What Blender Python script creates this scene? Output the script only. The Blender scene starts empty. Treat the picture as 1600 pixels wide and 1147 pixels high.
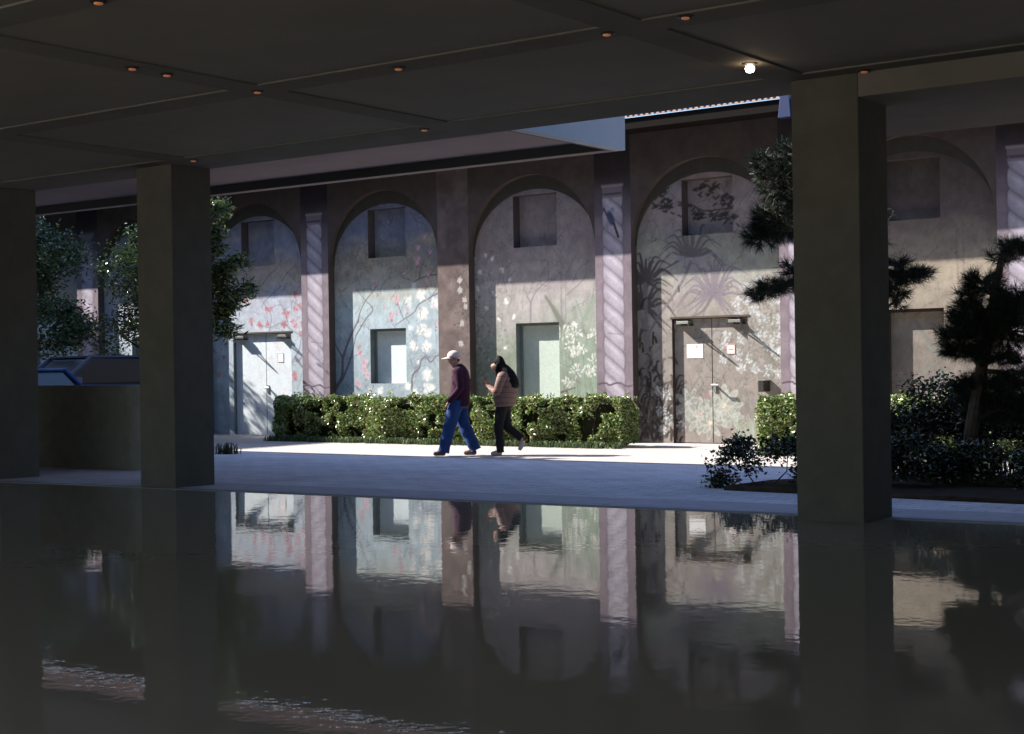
import bpy, bmesh, math, random
import numpy as np
from mathutils import Vector, Matrix
random.seed(7)
RNG = np.random.default_rng(11)
S = bpy.context.scene
COL = S.collection
R = math.radians

# ------------------------------------------------------------------ camera
F = 2400.0                       # focal length in photo pixels (photo 1600 wide)
H = 1.42                         # eye height
NN = math.hypot(3290, F)
CC, SS = 3290 / NN, F / NN       # X runs along the mural wall, Y towards it
ROLL = math.atan(.015)
cam_d = bpy.data.cameras.new('camera')
cam = bpy.data.objects.new('camera', cam_d)
COL.objects.link(cam)
S.camera = cam
cam_d.sensor_width = 36
cam_d.lens = 36 * F / 1600
cam_d.clip_start = .05
cam_d.clip_end = 400
fwd = Vector((-SS, CC, 0)); rgt = Vector((CC, SS, 0)); upv = Vector((0, 0, 1))
# the camera leans slightly clockwise
u2 = upv * math.cos(ROLL) + rgt * math.sin(ROLL)
r2 = rgt * math.cos(ROLL) - upv * math.sin(ROLL)
m = Matrix((r2, u2, -fwd)).transposed().to_4x4()
m.translation = Vector((0, 0, H))
cam.matrix_world = m

# ------------------------------------------------------------------ light
SUNV = Vector((2.7, 1.0, -2.17))            # direction the light travels
w = bpy.data.worlds.new('World'); S.world = w; w.use_nodes = True
nt = w.node_tree
bg = nt.nodes['Background']
sky = nt.nodes.new('ShaderNodeTexSky'); sky.sky_type = 'NISHITA'; sky.sun_disc = False
sky.sun_elevation = math.atan2(2.17, math.hypot(2.7, 1)); sky.sun_rotation = math.atan2(-2.7, -1.0)
sky.altitude = 50; sky.air_density = 1.0; sky.dust_density = .6; sky.ozone_density = 4.0
nt.links.new(sky.outputs[0], bg.inputs[0]); bg.inputs[1].default_value = .12
sd = bpy.data.lights.new('sun', 'SUN'); sd.energy = 5; sd.angle = R(.5); sd.color = (1, .95, .88)
sun = bpy.data.objects.new('sun', sd); COL.objects.link(sun)
sun.rotation_euler = SUNV.to_track_quat('-Z', 'Y').to_euler(); sun.location = (-30, -10, 30)
S.view_settings.view_transform = 'Standard'; S.view_settings.look = 'None'
S.view_settings.exposure = 1.35; S.view_settings.gamma = 1
S.render.engine = 'CYCLES'
S.cycles.use_denoising = True
S.cycles.max_bounces = 9; S.cycles.diffuse_bounces = 6; S.cycles.glossy_bounces = 4
S.cycles.sample_clamp_indirect = 6
S.cycles.caustics_reflective = False; S.cycles.caustics_refractive = False

# ------------------------------------------------------------------ measuring from the photo
def _ray(x, y):
    a, b = x - 800, 573.5 - y
    a, b = a * math.cos(ROLL) + b * math.sin(ROLL), -a * math.sin(ROLL) + b * math.cos(ROLL)
    a /= F; b /= F
    return a * CC - SS, a * SS + CC, b
def onY(x, y, Y):
    d = _ray(x, y); t = Y / d[1]; return d[0] * t, H + d[2] * t

# ------------------------------------------------------------------ helpers
def lin(c):
    c = np.asarray(c, float)
    return np.where(c <= .04045, c / 12.92, ((np.clip(c, 0, None) + .055) / 1.055) ** 2.4)
def rgb(r, g, b): return tuple(float(v) for v in lin((r / 255, g / 255, b / 255)))

def empty(name, loc=(0, 0, 0), rz=0, label=None, cat=None, group=None, kind=None):
    o = bpy.data.objects.new(name, None); COL.objects.link(o)
    o.location = loc; o.rotation_euler = (0, 0, rz)
    return tag(o, label, cat, group, kind)
def tag(o, label=None, cat=None, group=None, kind=None):
    if label: o['label'] = label
    if cat: o['category'] = cat
    if group: o['group'] = group
    if kind: o['kind'] = kind
    return o
def fast_mesh(name, V, faces, mat=None, parent=None, smooth=False, colors=None, mats=None, midx=None):
    V = np.asarray(V, np.float32); faces = np.asarray(faces, np.int32)
    me = bpy.data.meshes.new(name); n, k = faces.shape
    me.vertices.add(len(V)); me.vertices.foreach_set('co', V.ravel())
    me.loops.add(n * k); me.loops.foreach_set('vertex_index', faces.ravel())
    me.polygons.add(n); me.polygons.foreach_set('loop_start', np.arange(0, n * k, k, dtype=np.int32))
    me.polygons.foreach_set('loop_total', np.full(n, k, np.int32))
    me.polygons.foreach_set('use_smooth', np.full(n, smooth, bool))
    me.update(calc_edges=True)
    if colors is not None:
        at = me.color_attributes.new('Col', 'FLOAT_COLOR', 'POINT')
        c4 = np.ones((len(V), 4), np.float32); c4[:, :3] = colors
        at.data.foreach_set('color', c4.ravel())
    if mat: me.materials.append(mat)
    o = bpy.data.objects.new(name, me); COL.objects.link(o)
    if parent: o.parent = parent
    return o
class MB:
    def __init__(s): s.v = []; s.f = []; s.mi = []
    def add(s, v, f, mi=0):
        b = len(s.v); s.v += [tuple(p) for p in v]; s.f += [tuple(i + b for i in q) for q in f]; s.mi += [mi] * len(f)
    def box(s, x0, x1, y0, y1, z0, z1, mi=0):
        s.add([(x0, y0, z0), (x1, y0, z0), (x1, y1, z0), (x0, y1, z0), (x0, y0, z1), (x1, y0, z1), (x1, y1, z1), (x0, y1, z1)],
              [(0, 3, 2, 1), (4, 5, 6, 7), (0, 1, 5, 4), (1, 2, 6, 5), (2, 3, 7, 6), (3, 0, 4, 7)], mi)
    def tube(s, pts, rad, n=8, mi=0, cap=True):
        pts = [Vector(p) for p in pts]; rings = []
        if not hasattr(rad, '__len__'): rad = [rad] * len(pts)
        prev = None; b = len(s.v)
        for i, p in enumerate(pts):
            t = (pts[min(i + 1, len(pts) - 1)] - pts[max(i - 1, 0)]).normalized()
            a = prev if prev is not None else (Vector((0, 0, 1)) if abs(t.z) < .9 else Vector((1, 0, 0)))
            e1 = (a - t * a.dot(t)).normalized(); e2 = t.cross(e1); prev = e1
            for k in range(n):
                an = 2 * math.pi * k / n
                s.v.append(tuple(p + (e1 * math.cos(an) + e2 * math.sin(an)) * rad[i]))
        for i in range(len(pts) - 1):
            for k in range(n):
                s.f.append((b + i * n + k, b + i * n + (k + 1) % n, b + (i + 1) * n + (k + 1) % n, b + (i + 1) * n + k)); s.mi.append(mi)
        if cap:
            s.f.append(tuple(b + k for k in range(n))[::-1]); s.mi.append(mi)
            s.f.append(tuple(b + (len(pts) - 1) * n + k for k in range(n))); s.mi.append(mi)
    def lathe(s, prof, cx=0, cy=0, cz=0, n=20, axis='z', mi=0):
        b = len(s.v)
        for r, h in prof:
            for k in range(n):
                a = 2 * math.pi * k / n; p = (r * math.cos(a), r * math.sin(a), h)
                if axis == 'y': p = (p[0], p[2], p[1])
                s.v.append((p[0] + cx, p[1] + cy, p[2] + cz))
        for i in range(len(prof) - 1):
            for k in range(n):
                s.f.append((b + i * n + k, b + i * n + (k + 1) % n, b + (i + 1) * n + (k + 1) % n, b + (i + 1) * n + k)); s.mi.append(mi)
        s.f.append(tuple(b + k for k in range(n))[::-1]); s.mi.append(mi)
        s.f.append(tuple(b + (len(prof) - 1) * n + k for k in range(n))); s.mi.append(mi)
    def build(s, name, mat, parent=None, smooth=False, bevel=0, seg=2):
        me = bpy.data.meshes.new(name); me.from_pydata(s.v, [], s.f)
        for mm in (mat if isinstance(mat, (list, tuple)) else [mat]): me.materials.append(mm)
        me.polygons.foreach_set('material_index', s.mi)
        bm = bmesh.new(); bm.from_mesh(me); bmesh.ops.recalc_face_normals(bm, faces=bm.faces)
        if bevel: bmesh.ops.bevel(bm, geom=[e for e in bm.edges if e.calc_face_angle(0) > .6], offset=bevel, segments=seg, profile=.6, affect='EDGES')
        bm.to_mesh(me); bm.free()
        if smooth: me.polygons.foreach_set('use_smooth', [True] * len(me.polygons))
        me.update()
        o = bpy.data.objects.new(name, me); COL.objects.link(o)
        if parent: o.parent = parent
        return o
def copy_tree(o, parent=None):
    c = o.copy(); COL.objects.link(c); c.parent = parent
    for ch in o.children: copy_tree(ch, c)
    return c

# ------------------------------------------------------------------ materials
def mat(name, base=(.5, .5, .5), rough=.7, spec=.4, metal=0, noise=0, nscale=6, bump=0, bscale=60, emit=None, estr=0, attr=False, transl=0, nscale2=None, coord='Object'):
    m = bpy.data.materials.new(name); m.use_nodes = True
    t = m.node_tree; b = t.nodes['Principled BSDF']; N = t.nodes.new; L = t.links.new
    b.inputs['Roughness'].default_value = rough; b.inputs['Specular IOR Level'].default_value = spec; b.inputs['Metallic'].default_value = metal
    tc = N('ShaderNodeTexCoord')
    if attr:
        a = N('ShaderNodeVertexColor'); a.layer_name = 'Col'; col = a.outputs[0]
    else:
        a = N('ShaderNodeRGB'); a.outputs[0].default_value = (*base, 1); col = a.outputs[0]
    if noise:
        n1 = N('ShaderNodeTexNoise'); n1.inputs['Scale'].default_value = nscale; n1.inputs['Detail'].default_value = 6; n1.inputs['Roughness'].default_value = .65
        L(tc.outputs[coord], n1.inputs['Vector'])
        mr = N('ShaderNodeMapRange'); mr.inputs[1].default_value = .3; mr.inputs[2].default_value = .7
        mr.inputs[3].default_value = 1 - noise; mr.inputs[4].default_value = 1 + noise
        L(n1.outputs[0], mr.inputs[0])
        vm = N('ShaderNodeVectorMath'); vm.operation = 'SCALE'; L(col, vm.inputs[0]); L(mr.outputs[0], vm.inputs['Scale']); col = vm.outputs[0]
    L(col, b.inputs['Base Color'])
    if bump:
        n2 = N('ShaderNodeTexNoise'); n2.inputs['Scale'].default_value = bscale; n2.inputs['Detail'].default_value = 4
        L(tc.outputs[coord], n2.inputs['Vector'])
        bp = N('ShaderNodeBump'); bp.inputs['Strength'].default_value = bump; bp.inputs['Distance'].default_value = .02
        L(n2.outputs[0], bp.inputs['Height']); L(bp.outputs[0], b.inputs['Normal'])
    if emit: b.inputs['Emission Color'].default_value = (*emit, 1); b.inputs['Emission Strength'].default_value = estr
    if transl:
        tr = N('ShaderNodeBsdfTranslucent'); L(col, tr.inputs[0]); mx = N('ShaderNodeMixShader'); mx.inputs[0].default_value = transl
        L(b.outputs[0], mx.inputs[1]); L(tr.outputs[0], mx.inputs[2]); L(mx.outputs[0], t.nodes['Material Output'].inputs[0])
    return m
M_MURAL = mat('mural_plaster', attr=True, rough=.85, spec=.2, noise=.10, nscale=26, bump=.35, bscale=90)
M_DARKBACK = mat('plain_plaster', (.30, .27, .26), .9, .2, noise=.15, nscale=4, bump=.3)
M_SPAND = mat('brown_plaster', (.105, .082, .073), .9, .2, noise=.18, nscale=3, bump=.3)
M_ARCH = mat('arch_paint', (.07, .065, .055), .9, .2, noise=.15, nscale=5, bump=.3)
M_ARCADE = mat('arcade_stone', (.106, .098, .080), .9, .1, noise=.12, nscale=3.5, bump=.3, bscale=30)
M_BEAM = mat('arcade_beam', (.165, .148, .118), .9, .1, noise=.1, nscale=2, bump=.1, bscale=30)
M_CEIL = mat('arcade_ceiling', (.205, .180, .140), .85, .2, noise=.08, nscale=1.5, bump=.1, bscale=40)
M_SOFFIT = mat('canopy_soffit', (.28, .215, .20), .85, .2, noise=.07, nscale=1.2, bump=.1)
M_FASCIA = mat('canopy_fascia', (.42, .45, .50), .6, .3, noise=.05, nscale=2)
M_DARK = mat('dark_metal', (.03, .028, .025), .5, .4)
M_METAL = mat('satin_metal', (.75, .73, .70), .28, .5, metal=.9)
M_FRAME = mat('door_frame', (.11, .08, .06), .7, .3, noise=.2)
M_TILE = mat('roof_tile', (.16, .085, .07), .75, .3, noise=.25, nscale=5, bump=.2)
M_TILEEDGE = mat('tile_edge_lit', (.50, .38, .35), .7, .3, noise=.2, nscale=8)  # same tiles in a lighter tone, painting in the sunlit edge row
M_GUTTER = mat('gutter_paint', (.022, .019, .017), 1, 0)
M_HOPPER = mat('hopper_paint', (.030, .045, .11), .35, .5)
M_PAPER = mat('paper', (.85, .84, .82), .8, .2)
M_RED = mat('red_print', (.62, .30, .27), .8, .2)
M_GRAN = mat('dark_granite', (.25, .235, .19), .95, .1, noise=.12, nscale=6)
M_RIM = mat('pool_kerb', (.22, .21, .21), .6, .3, noise=.15, nscale=9, bump=.2)
M_SOIL = mat('soil', (.05, .038, .028), .95, .1, noise=.4, nscale=8, bump=.8, bscale=25)
M_BARK = mat('bark', (.07, .05, .038), .9, .2, noise=.35, nscale=12, bump=.8, bscale=40)
M_LEAF = mat('leaf', attr=True, rough=.24, spec=.9, transl=.22)
M_NEEDLE = mat('needle', attr=True, rough=.5, spec=.35, transl=.1)
M_GRASS = mat('grass_blade', attr=True, rough=.45, spec=.4, transl=.2)

def paving_mat():
    m = mat('paving', (.5, .48, .46), .8, .3); t = m.node_tree; b = t.nodes['Principled BSDF']; N = t.nodes.new; L = t.links.new
    tc = N('ShaderNodeTexCoord')
    br = N('ShaderNodeTexBrick'); br.inputs['Scale'].default_value = 1; br.inputs['Brick Width'].default_value = .42; br.inputs['Row Height'].default_value = .21
    br.inputs['Mortar Size'].default_value = .008; br.inputs['Color1'].default_value = (.82, .76, .83, 1); br.inputs['Color2'].default_value = (.74, .68, .75, 1)
    br.inputs['Mortar'].default_value = (.34, .31, .33, 1); br.inputs['Mortar Smooth'].default_value = .3
    L(tc.outputs['Object'], br.inputs['Vector'])
    n1 = N('ShaderNodeTexNoise'); n1.inputs['Scale'].default_value = 1.3; n1.inputs['Detail'].default_value = 8; n1.inputs['Roughness'].default_value = .7
    L(tc.outputs['Object'], n1.inputs['Vector'])
    mr = N('ShaderNodeMapRange'); mr.inputs[1].default_value = .3; mr.inputs[2].default_value = .7; mr.inputs[3].default_value = .78; mr.inputs[4].default_value = 1.12
    L(n1.outputs[0], mr.inputs[0])
    n3 = N('ShaderNodeTexNoise'); n3.inputs['Scale'].default_value = 35; n3.inputs['Detail'].default_value = 3; L(tc.outputs['Object'], n3.inputs['Vector'])
    mr3 = N('ShaderNodeMapRange'); mr3.inputs[1].default_value = .3; mr3.inputs[2].default_value = .7; mr3.inputs[3].default_value = .85; mr3.inputs[4].default_value = 1.1
    L(n3.outputs[0], mr3.inputs[0])
    mu = N('ShaderNodeMath'); mu.operation = 'MULTIPLY'; L(mr.outputs[0], mu.inputs[0]); L(mr3.outputs[0], mu.inputs[1])
    vm = N('ShaderNodeVectorMath'); vm.operation = 'SCALE'; L(br.outputs[0], vm.inputs[0]); L(mu.outputs[0], vm.inputs['Scale']); L(vm.outputs[0], b.inputs['Base Color'])
    bp = N('ShaderNodeBump'); bp.inputs['Strength'].default_value = .5; bp.inputs['Distance'].default_value = .006
    ad = N('ShaderNodeMath'); ad.operation = 'ADD'; L(n3.outputs[0], ad.inputs[0]); L(br.outputs[1], ad.inputs[1])
    sb = N('ShaderNodeMath'); sb.operation = 'SUBTRACT'; L(n3.outputs[0], sb.inputs[0]); L(br.outputs[1], sb.inputs[1])
    L(sb.outputs[0], bp.inputs['Height']); L(bp.outputs[0], b.inputs['Normal'])
    return m
M_PAVE = paving_mat()
M_PATH = mat('path_lit_tone', (.45, .405, .38), .85, .2, noise=.14, nscale=2.5, bump=.3, bscale=60)  # separate tone for the sunlit ground, split from the paving at the shadow line
M_SURR = mat('surround_stone', (.52, .47, .53), .75, .3, noise=.14, nscale=5, bump=.25, bscale=35)
def water_mat():
    m = mat('pool_water', (.33, .29, .22), .012, .5); t = m.node_tree; b = t.nodes['Principled BSDF']; N = t.nodes.new; L = t.links.new
    b.inputs['IOR'].default_value = 1.23
    tc = N('ShaderNodeTexCoord'); hs = []
    for sc, st in ((6.0, .00075), (1.3, .0008), (24, .00010)):
        mp = N('ShaderNodeMapping'); mp.inputs['Scale'].default_value = (sc, sc, sc); L(tc.outputs['Object'], mp.inputs['Vector'])
        n = N('ShaderNodeTexNoise'); n.inputs['Scale'].default_value = 1; n.inputs['Detail'].default_value = 2; L(mp.outputs[0], n.inputs['Vector'])
        mu = N('ShaderNodeMath'); mu.operation = 'MULTIPLY'; mu.inputs[1].default_value = st; L(n.outputs[0], mu.inputs[0]); hs.append(mu.outputs[0])
    a = N('ShaderNodeMath'); a.operation = 'ADD'; L(hs[0], a.inputs[0]); L(hs[1], a.inputs[1])
    a2 = N('ShaderNodeMath'); a2.operation = 'ADD'; L(a.outputs[0], a2.inputs[0]); L(hs[2], a2.inputs[1])
    bp = N('ShaderNodeBump'); bp.inputs['Strength'].default_value = .9; bp.inputs['Distance'].default_value = 1.0
    L(a2.outputs[0], bp.inputs['Height']); L(bp.outputs[0], b.inputs['Normal'])
    return m
M_WATER = water_mat()

# ------------------------------------------------------------------ ground, pool, paving
W = 23.85            # front plane of the mural building
RC = W + .19         # painted recess plane
def kerbY(x): return 11.85 + .06 * (x + 12.7)
XL, XR = -60, 25
def sheet(name, poly, mat_, kind='structure'):
    mb = MB(); mb.add(poly, [tuple(range(len(poly)))]); return tag(mb.build(name, mat_), kind=kind)
g = MB()
g.add([(-160, -60, -.5), (120, -60, -.5), (120, 160, -.5), (-160, 160, -.5)], [(0, 1, 2, 3)])
M_GROUND = mat('ground', (.16, .14, .12), .95, .1, noise=.3, nscale=.5)
tag(g.build('ground', M_GROUND), kind='structure')
# plaza: falls gently from the pool edge to the path
pl = MB()
ys = [None, 14.2, 19.0, 40]; zs = [.0925, .06, 0, 0]
xa, xb = XL, XR
V = []
for i, y in enumerate(ys):
    for x in (xa, xb):
        V.append((x, kerbY(x) + .12 if y is None else y, zs[i]))
pl.add(V, [(0, 1, 3, 2), (2, 3, 5, 4), (4, 5, 7, 6)])
tag(pl.build('paved_plaza', M_PAVE), kind='structure')
ps = MB(); ps.add([(xa, kerbY(xa) + .12, .0965), (xb, kerbY(xb) + .12, .0965), (xb, kerbY(xb) + 1.35, .083), (xa, kerbY(xa) + 1.35, .083)], [(0, 1, 2, 3)])
tag(ps.build('pool_surround', M_SURR), kind='structure')
pth = MB(); pth.add([(xa, 19.0, .004), (xb, 19.0, .004), (xb, 24.6, .004), (xa, 24.6, .004)], [(0, 1, 2, 3)])
tag(pth.build('path', M_PATH), kind='structure')
kb = MB()
for z0, z1 in ((-.3, .0945),):
    kb.add([(xa, kerbY(xa), z0), (xb, kerbY(xb), z0), (xb, kerbY(xb) + .12, z0), (xa, kerbY(xa) + .12, z0),
            (xa, kerbY(xa), z1), (xb, kerbY(xb), z1), (xb, kerbY(xb) + .12, z1), (xa, kerbY(xa) + .12, z1)],
           [(0, 3, 2, 1), (4, 5, 6, 7), (0, 1, 5, 4), (1, 2, 6, 5), (2, 3, 7, 6), (3, 0, 4, 7)])
tag(kb.build('pool_kerb', M_RIM), kind='structure')
sheet('pool_water', [(xa, 1.6, .09), (xb, 1.6, .09), (xb, kerbY(xb) - .003, .09), (xa, kerbY(xa) - .003, .09)], M_WATER)
fl = MB(); fl.box(XL, XR, -30, 1.59, -.2, .1)
tag(fl.build('arcade_floor', mat('pale_floor', (.62, .60, .56), .8, .2, noise=.1, nscale=3)), kind='structure')  # unseen floor, made pale and long to bounce light onto the ceiling

# ------------------------------------------------------------------ arcade building (dark, in front) with its canopy
arc = empty('arcade_building', (-9, 12, 0), 0, 'dark arcade building with square pillars and a deep canopy in the foreground', 'arcade building')
OFF = Vector((-9, 12, 0))
def P(o):        # keep world coordinates under a parent that is not at the origin
    o.matrix_parent_inverse = Matrix.Translation(-o.parent.location) if o.parent.rotation_euler.z == 0 else o.parent.matrix_world.inverted()
    return o
def pillar(x0, x1, y0=11.9, y1=12.5, top=3.8):
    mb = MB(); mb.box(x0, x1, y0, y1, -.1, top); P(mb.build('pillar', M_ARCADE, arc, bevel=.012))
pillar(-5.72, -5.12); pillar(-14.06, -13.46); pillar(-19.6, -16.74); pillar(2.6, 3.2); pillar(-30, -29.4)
bt = 3.8
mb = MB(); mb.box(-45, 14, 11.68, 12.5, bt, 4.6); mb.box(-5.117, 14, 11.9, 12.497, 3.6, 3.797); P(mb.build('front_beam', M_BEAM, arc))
for yb in (9.3, 6.3, 3.3, .3, -2.7):
    mb = MB(); mb.box(-45, 14, yb - .17, yb + .17, bt, 3.86); P(mb.build('ceiling_beam', M_BEAM, arc))
xbs = [-9.42 + 3.74 * k for k in range(-8, 6)]
ybs = [11.68, 9.3, 6.3, 3.3, .3, -2.7]
for xc in xbs:
    for a, b in zip(ybs[:-1], ybs[1:]):
        mb = MB(); mb.box(xc - .17, xc + .17, b + .17, a - (.17 if a != 11.68 else 0), bt, 3.86); P(mb.build('cross_beam', M_BEAM, arc))
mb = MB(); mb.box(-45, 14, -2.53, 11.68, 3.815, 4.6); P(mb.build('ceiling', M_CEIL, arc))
mb = MB(); mb.box(-45, 14, -2.87, 12.5, 4.603, 11.5); P(mb.build('upper_shade_mass', M_ARCADE, arc))  # unseen mass added above the arcade, tall enough to shade plaza and pines
mb = MB(); mb.box(-95, -49, -10, 12.5, 0, 23); P(mb.build('shade_block', M_ARCADE, arc))  # added block out of view, keeps sun off the far-left trees
mb = MB(); mb.box(5, 5.5, -2.5, 12.4, -.1, 3.79); P(mb.build('sky_block_wall', M_ARCADE, arc))  # wall added out of view to block sky light from the right
mb = MB(); mb.box(-90, -64, -10.5, 12.0, 0, 30); P(mb.build('shade_block', M_ARCADE, arc))  # second added block, shades the far-left stretch of the mural wall
mb = MB(); mb.box(1.2, 1.8, 12.6, 22.5, -.2, 6.5); P(mb.build('sky_block_wing', M_GUTTER, arc))  # dark wall added out of view, cuts sky light on the right pillar
cn = MB(); cv_ = [(-5.13, 12.503), (14, 12.503), (14, 15.2), (-6.25, 15.2)]  # added canopy, edge slanted along the view, darkens paving and pines at right
cn.add([(x, y, 3.75) for x, y in cv_] + [(x, y, 4.05) for x, y in cv_], [(3, 2, 1, 0), (4, 5, 6, 7), (0, 1, 5, 4), (1, 2, 6, 5), (2, 3, 7, 6), (3, 0, 4, 7)])
P(cn.build('shade_canopy', M_BEAM, arc))
# canopy reaching out over the plaza
CY = 16.95; cx1 = -10.5
mb = MB(); mb.box(-45, cx1 - .14, 12.503, CY - .16, 4.33, 4.70); P(mb.build('canopy_slab', M_SOFFIT, arc))
mb = MB(); mb.box(-45, cx1 - .14, CY - .157, CY, 4.2, 4.75); P(mb.build('canopy_edge', M_SOFFIT, arc))
mb = MB(); mb.box(-45, cx1 - .14, CY - .19, CY - .16, 4.2, 4.329); P(mb.build('canopy_drip', M_DARK, arc))
mb = MB(); mb.box(cx1 - .137, cx1, 12.503, CY + .002, 4.203, 4.95); P(mb.build('canopy_fascia', M_FASCIA, arc))
mb = MB(); mb.box(cx1 - .17, cx1 - .14, 12.503, CY - .195, 4.2, 4.329); P(mb.build('canopy_drip', M_DARK, arc))

# ceiling lamps
M_LAMP = mat('lamp_glow', (.8, .4, .2), .5, .2, emit=(1, .22, .10), estr=.055)
M_LAMPB = mat('lamp_bright', (1, .8, .6), .5, .2, emit=(1, .74, .48), estr=9)
def lamp(x, y, z, bright=False, label=None, group=None):
    t = empty('ceiling_light', (x, y, z), 0, label, 'ceiling light', group)
    a = MB(); a.lathe([(.06, 0), (.06, -.006), (.045, -.012), (.04, -.004)], n=20); a.build('trim_ring', M_DARK, t, smooth=False)
    if bright:
        a = MB(); a.lathe([(.015, -.012), (.03, -.02), (.038, -.04), (.03, -.065), (.012, -.072)], n=16); a.build('bulb', M_LAMPB, t, smooth=True)
    else:
        a = MB(); a.lathe([(.03, -.012), (.03, -.018), (.02, -.023)], n=20); a.build('lens', M_LAMP, t)
    return t
proto = None
for (x, y, lb) in [(-9.42, 9.3, 'dim orange ceiling lamp where two ceiling beams cross, right of the left pillar'), (-7.85, 9.3, 'dim orange lamp on the middle ceiling beam between two beam crossings'),
                   (-9.68, 11.85, 'dim orange lamp under the front beam above the canopy'), (-13.03, 11.85, 'dim orange lamp under the front beam just above the left pillar'),
                   (-5.04, 11.85, 'faint orange lamp under the beam above the right pillar'), (-5.9, 9.3, 'faint orange lamp near the top of the picture right of centre, lower of two'),
                   (-5.2, 9.2, 'faint orange lamp near the top edge of the picture, the right one of two'), (-9.42, 8.3, 'dim orange ceiling lamp at the upper left, right one of a close pair'),
                   (-9.42, 7.95, 'dim orange ceiling lamp at the upper left, left one of a close pair'), (-7.9, 6.4, 'faint orange ceiling lamp nearest the top left corner')]:
    if proto is None: proto = lamp(x, y, bt, False, lb, 'dim ceiling lamps of the arcade')
    else:
        c = copy_tree(proto); c.location = (x, y, bt); c['label'] = lb
lamp(-5.63, 10.98, 3.8, True, 'brightly lit bulb in the arcade ceiling near the right pillar', None)

# ------------------------------------------------------------------ painter
class Canvas:
    def __init__(s, x0, x1, z0, z1, res=.01):
        s.x0, s.z0, s.res = x0, z0, res
        s.nx = int((x1 - x0) / res) + 1; s.nz = int((z1 - z0) / res) + 1
        s.a = np.zeros((s.nz, s.nx, 3), np.float32)
        s.X = x0 + np.arange(s.nx) * res; s.Z = z0 + np.arange(s.nz) * res
    def win(s, xa, xb, za, zb):
        i0 = max(0, int((xa - s.x0) / s.res)); i1 = min(s.nx, int((xb - s.x0) / s.res) + 2)
        j0 = max(0, int((za - s.z0) / s.res)); j1 = min(s.nz, int((zb - s.z0) / s.res) + 2)
        return slice(j0, j1), slice(i0, i1)
    def mixin(s, sl, al, c):
        al = al[..., None]; s.a[sl] = s.a[sl] * (1 - al) + np.asarray(c, np.float32) * al
    def ell(s, x, z, rx, rz, c, al=1, rot=0, soft=.35, edge=None):
        r = max(rx, rz) * 1.4
        sl = s.win(x - r, x + r, z - r, z + r)
        if sl[0].stop <= sl[0].start or sl[1].stop <= sl[1].start: return
        X = s.X[sl[1]][None, :] - x; Z = s.Z[sl[0]][:, None] - z
        ca, sa = math.cos(rot), math.sin(rot)
        d = np.sqrt(((X * ca + Z * sa) / rx) ** 2 + ((-X * sa + Z * ca) / rz) ** 2)
        s.mixin(sl, al * np.clip((1 - d) / soft, 0, 1), c)
        if edge is not None: s.mixin(sl, .8 * al * np.clip(1 - np.abs(d - .82) / .2, 0, 1), edge)
    def line(s, pts, w0, w1, c, al=1):
        pts = [np.array(p, float) for p in pts]; n = len(pts)
        # smooth
        if n > 2:
            q = []
            for i in range(n - 1):
                p0 = pts[max(i - 1, 0)]; p1 = pts[i]; p2 = pts[i + 1]; p3 = pts[min(i + 2, n - 1)]
                for t in np.linspace(0, 1, 6)[:-1]:
                    q.append(.5 * ((2 * p1) + (-p0 + p2) * t + (2 * p0 - 5 * p1 + 4 * p2 - p3) * t * t + (-p0 + 3 * p1 - 3 * p2 + p3) * t ** 3))
            q.append(pts[-1]); pts = q; n = len(pts)
        for i in range(n - 1):
            a, b = pts[i], pts[i + 1]; wd = w0 + (w1 - w0) * (i + .5) / (n - 1)
            m_ = wd + s.res * 1.5
            sl = s.win(min(a[0], b[0]) - m_, max(a[0], b[0]) + m_, min(a[1], b[1]) - m_, max(a[1], b[1]) + m_)
            if sl[0].stop <= sl[0].start or sl[1].stop <= sl[1].start: continue
            X = s.X[sl[1]][None, :] - a[0]; Z = s.Z[sl[0]][:, None] - a[1]
            d = b - a; L2 = max(1e-9, d @ d); t = np.clip((X * d[0] + Z * d[1]) / L2, 0, 1)
            dist = np.hypot(X - t * d[0], Z - t * d[1])
            s.mixin(sl, al * np.clip((wd / 2 - dist) / s.res + .5, 0, 1), c)
    def sample(s, x, z):
        fx = np.clip((x - s.x0) / s.res, 0, s.nx - 1.001); fz = np.clip((z - s.z0) / s.res, 0, s.nz - 1.001)
        i = fx.astype(int); j = fz.astype(int); u = (fx - i)[:, None]; v = (fz - j)[:, None]
        A = s.a
        return (A[j, i] * (1 - u) + A[j, i + 1] * u) * (1 - v) + (A[j + 1, i] * (1 - u) + A[j + 1, i + 1] * u) * v
def vnoise(X, Z, sc, seed):
    r = np.random.default_rng(seed); g_ = r.random((256, 256)).astype(np.float32)
    fx = X * sc + 37.3; fz = Z * sc + 11.7; i = np.floor(fx).astype(int); j = np.floor(fz).astype(int)
    u = fx - i; v = fz - j; u = u * u * (3 - 2 * u); v = v * v * (3 - 2 * v)
    i0 = i % 256; i1 = (i + 1) % 256; j0 = j % 256; j1 = (j + 1) % 256
    return (g_[j0, i0] * (1 - u) + g_[j0, i1] * u) * (1 - v) + (g_[j1, i0] * (1 - u) + g_[j1, i1] * u) * v
def fbm(X, Z, sc, seed, o=4): return sum(vnoise(X, Z, sc * 2 ** k, seed + k) * .5 ** k for k in range(o)) / sum(.5 ** k for k in range(o))

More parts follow.
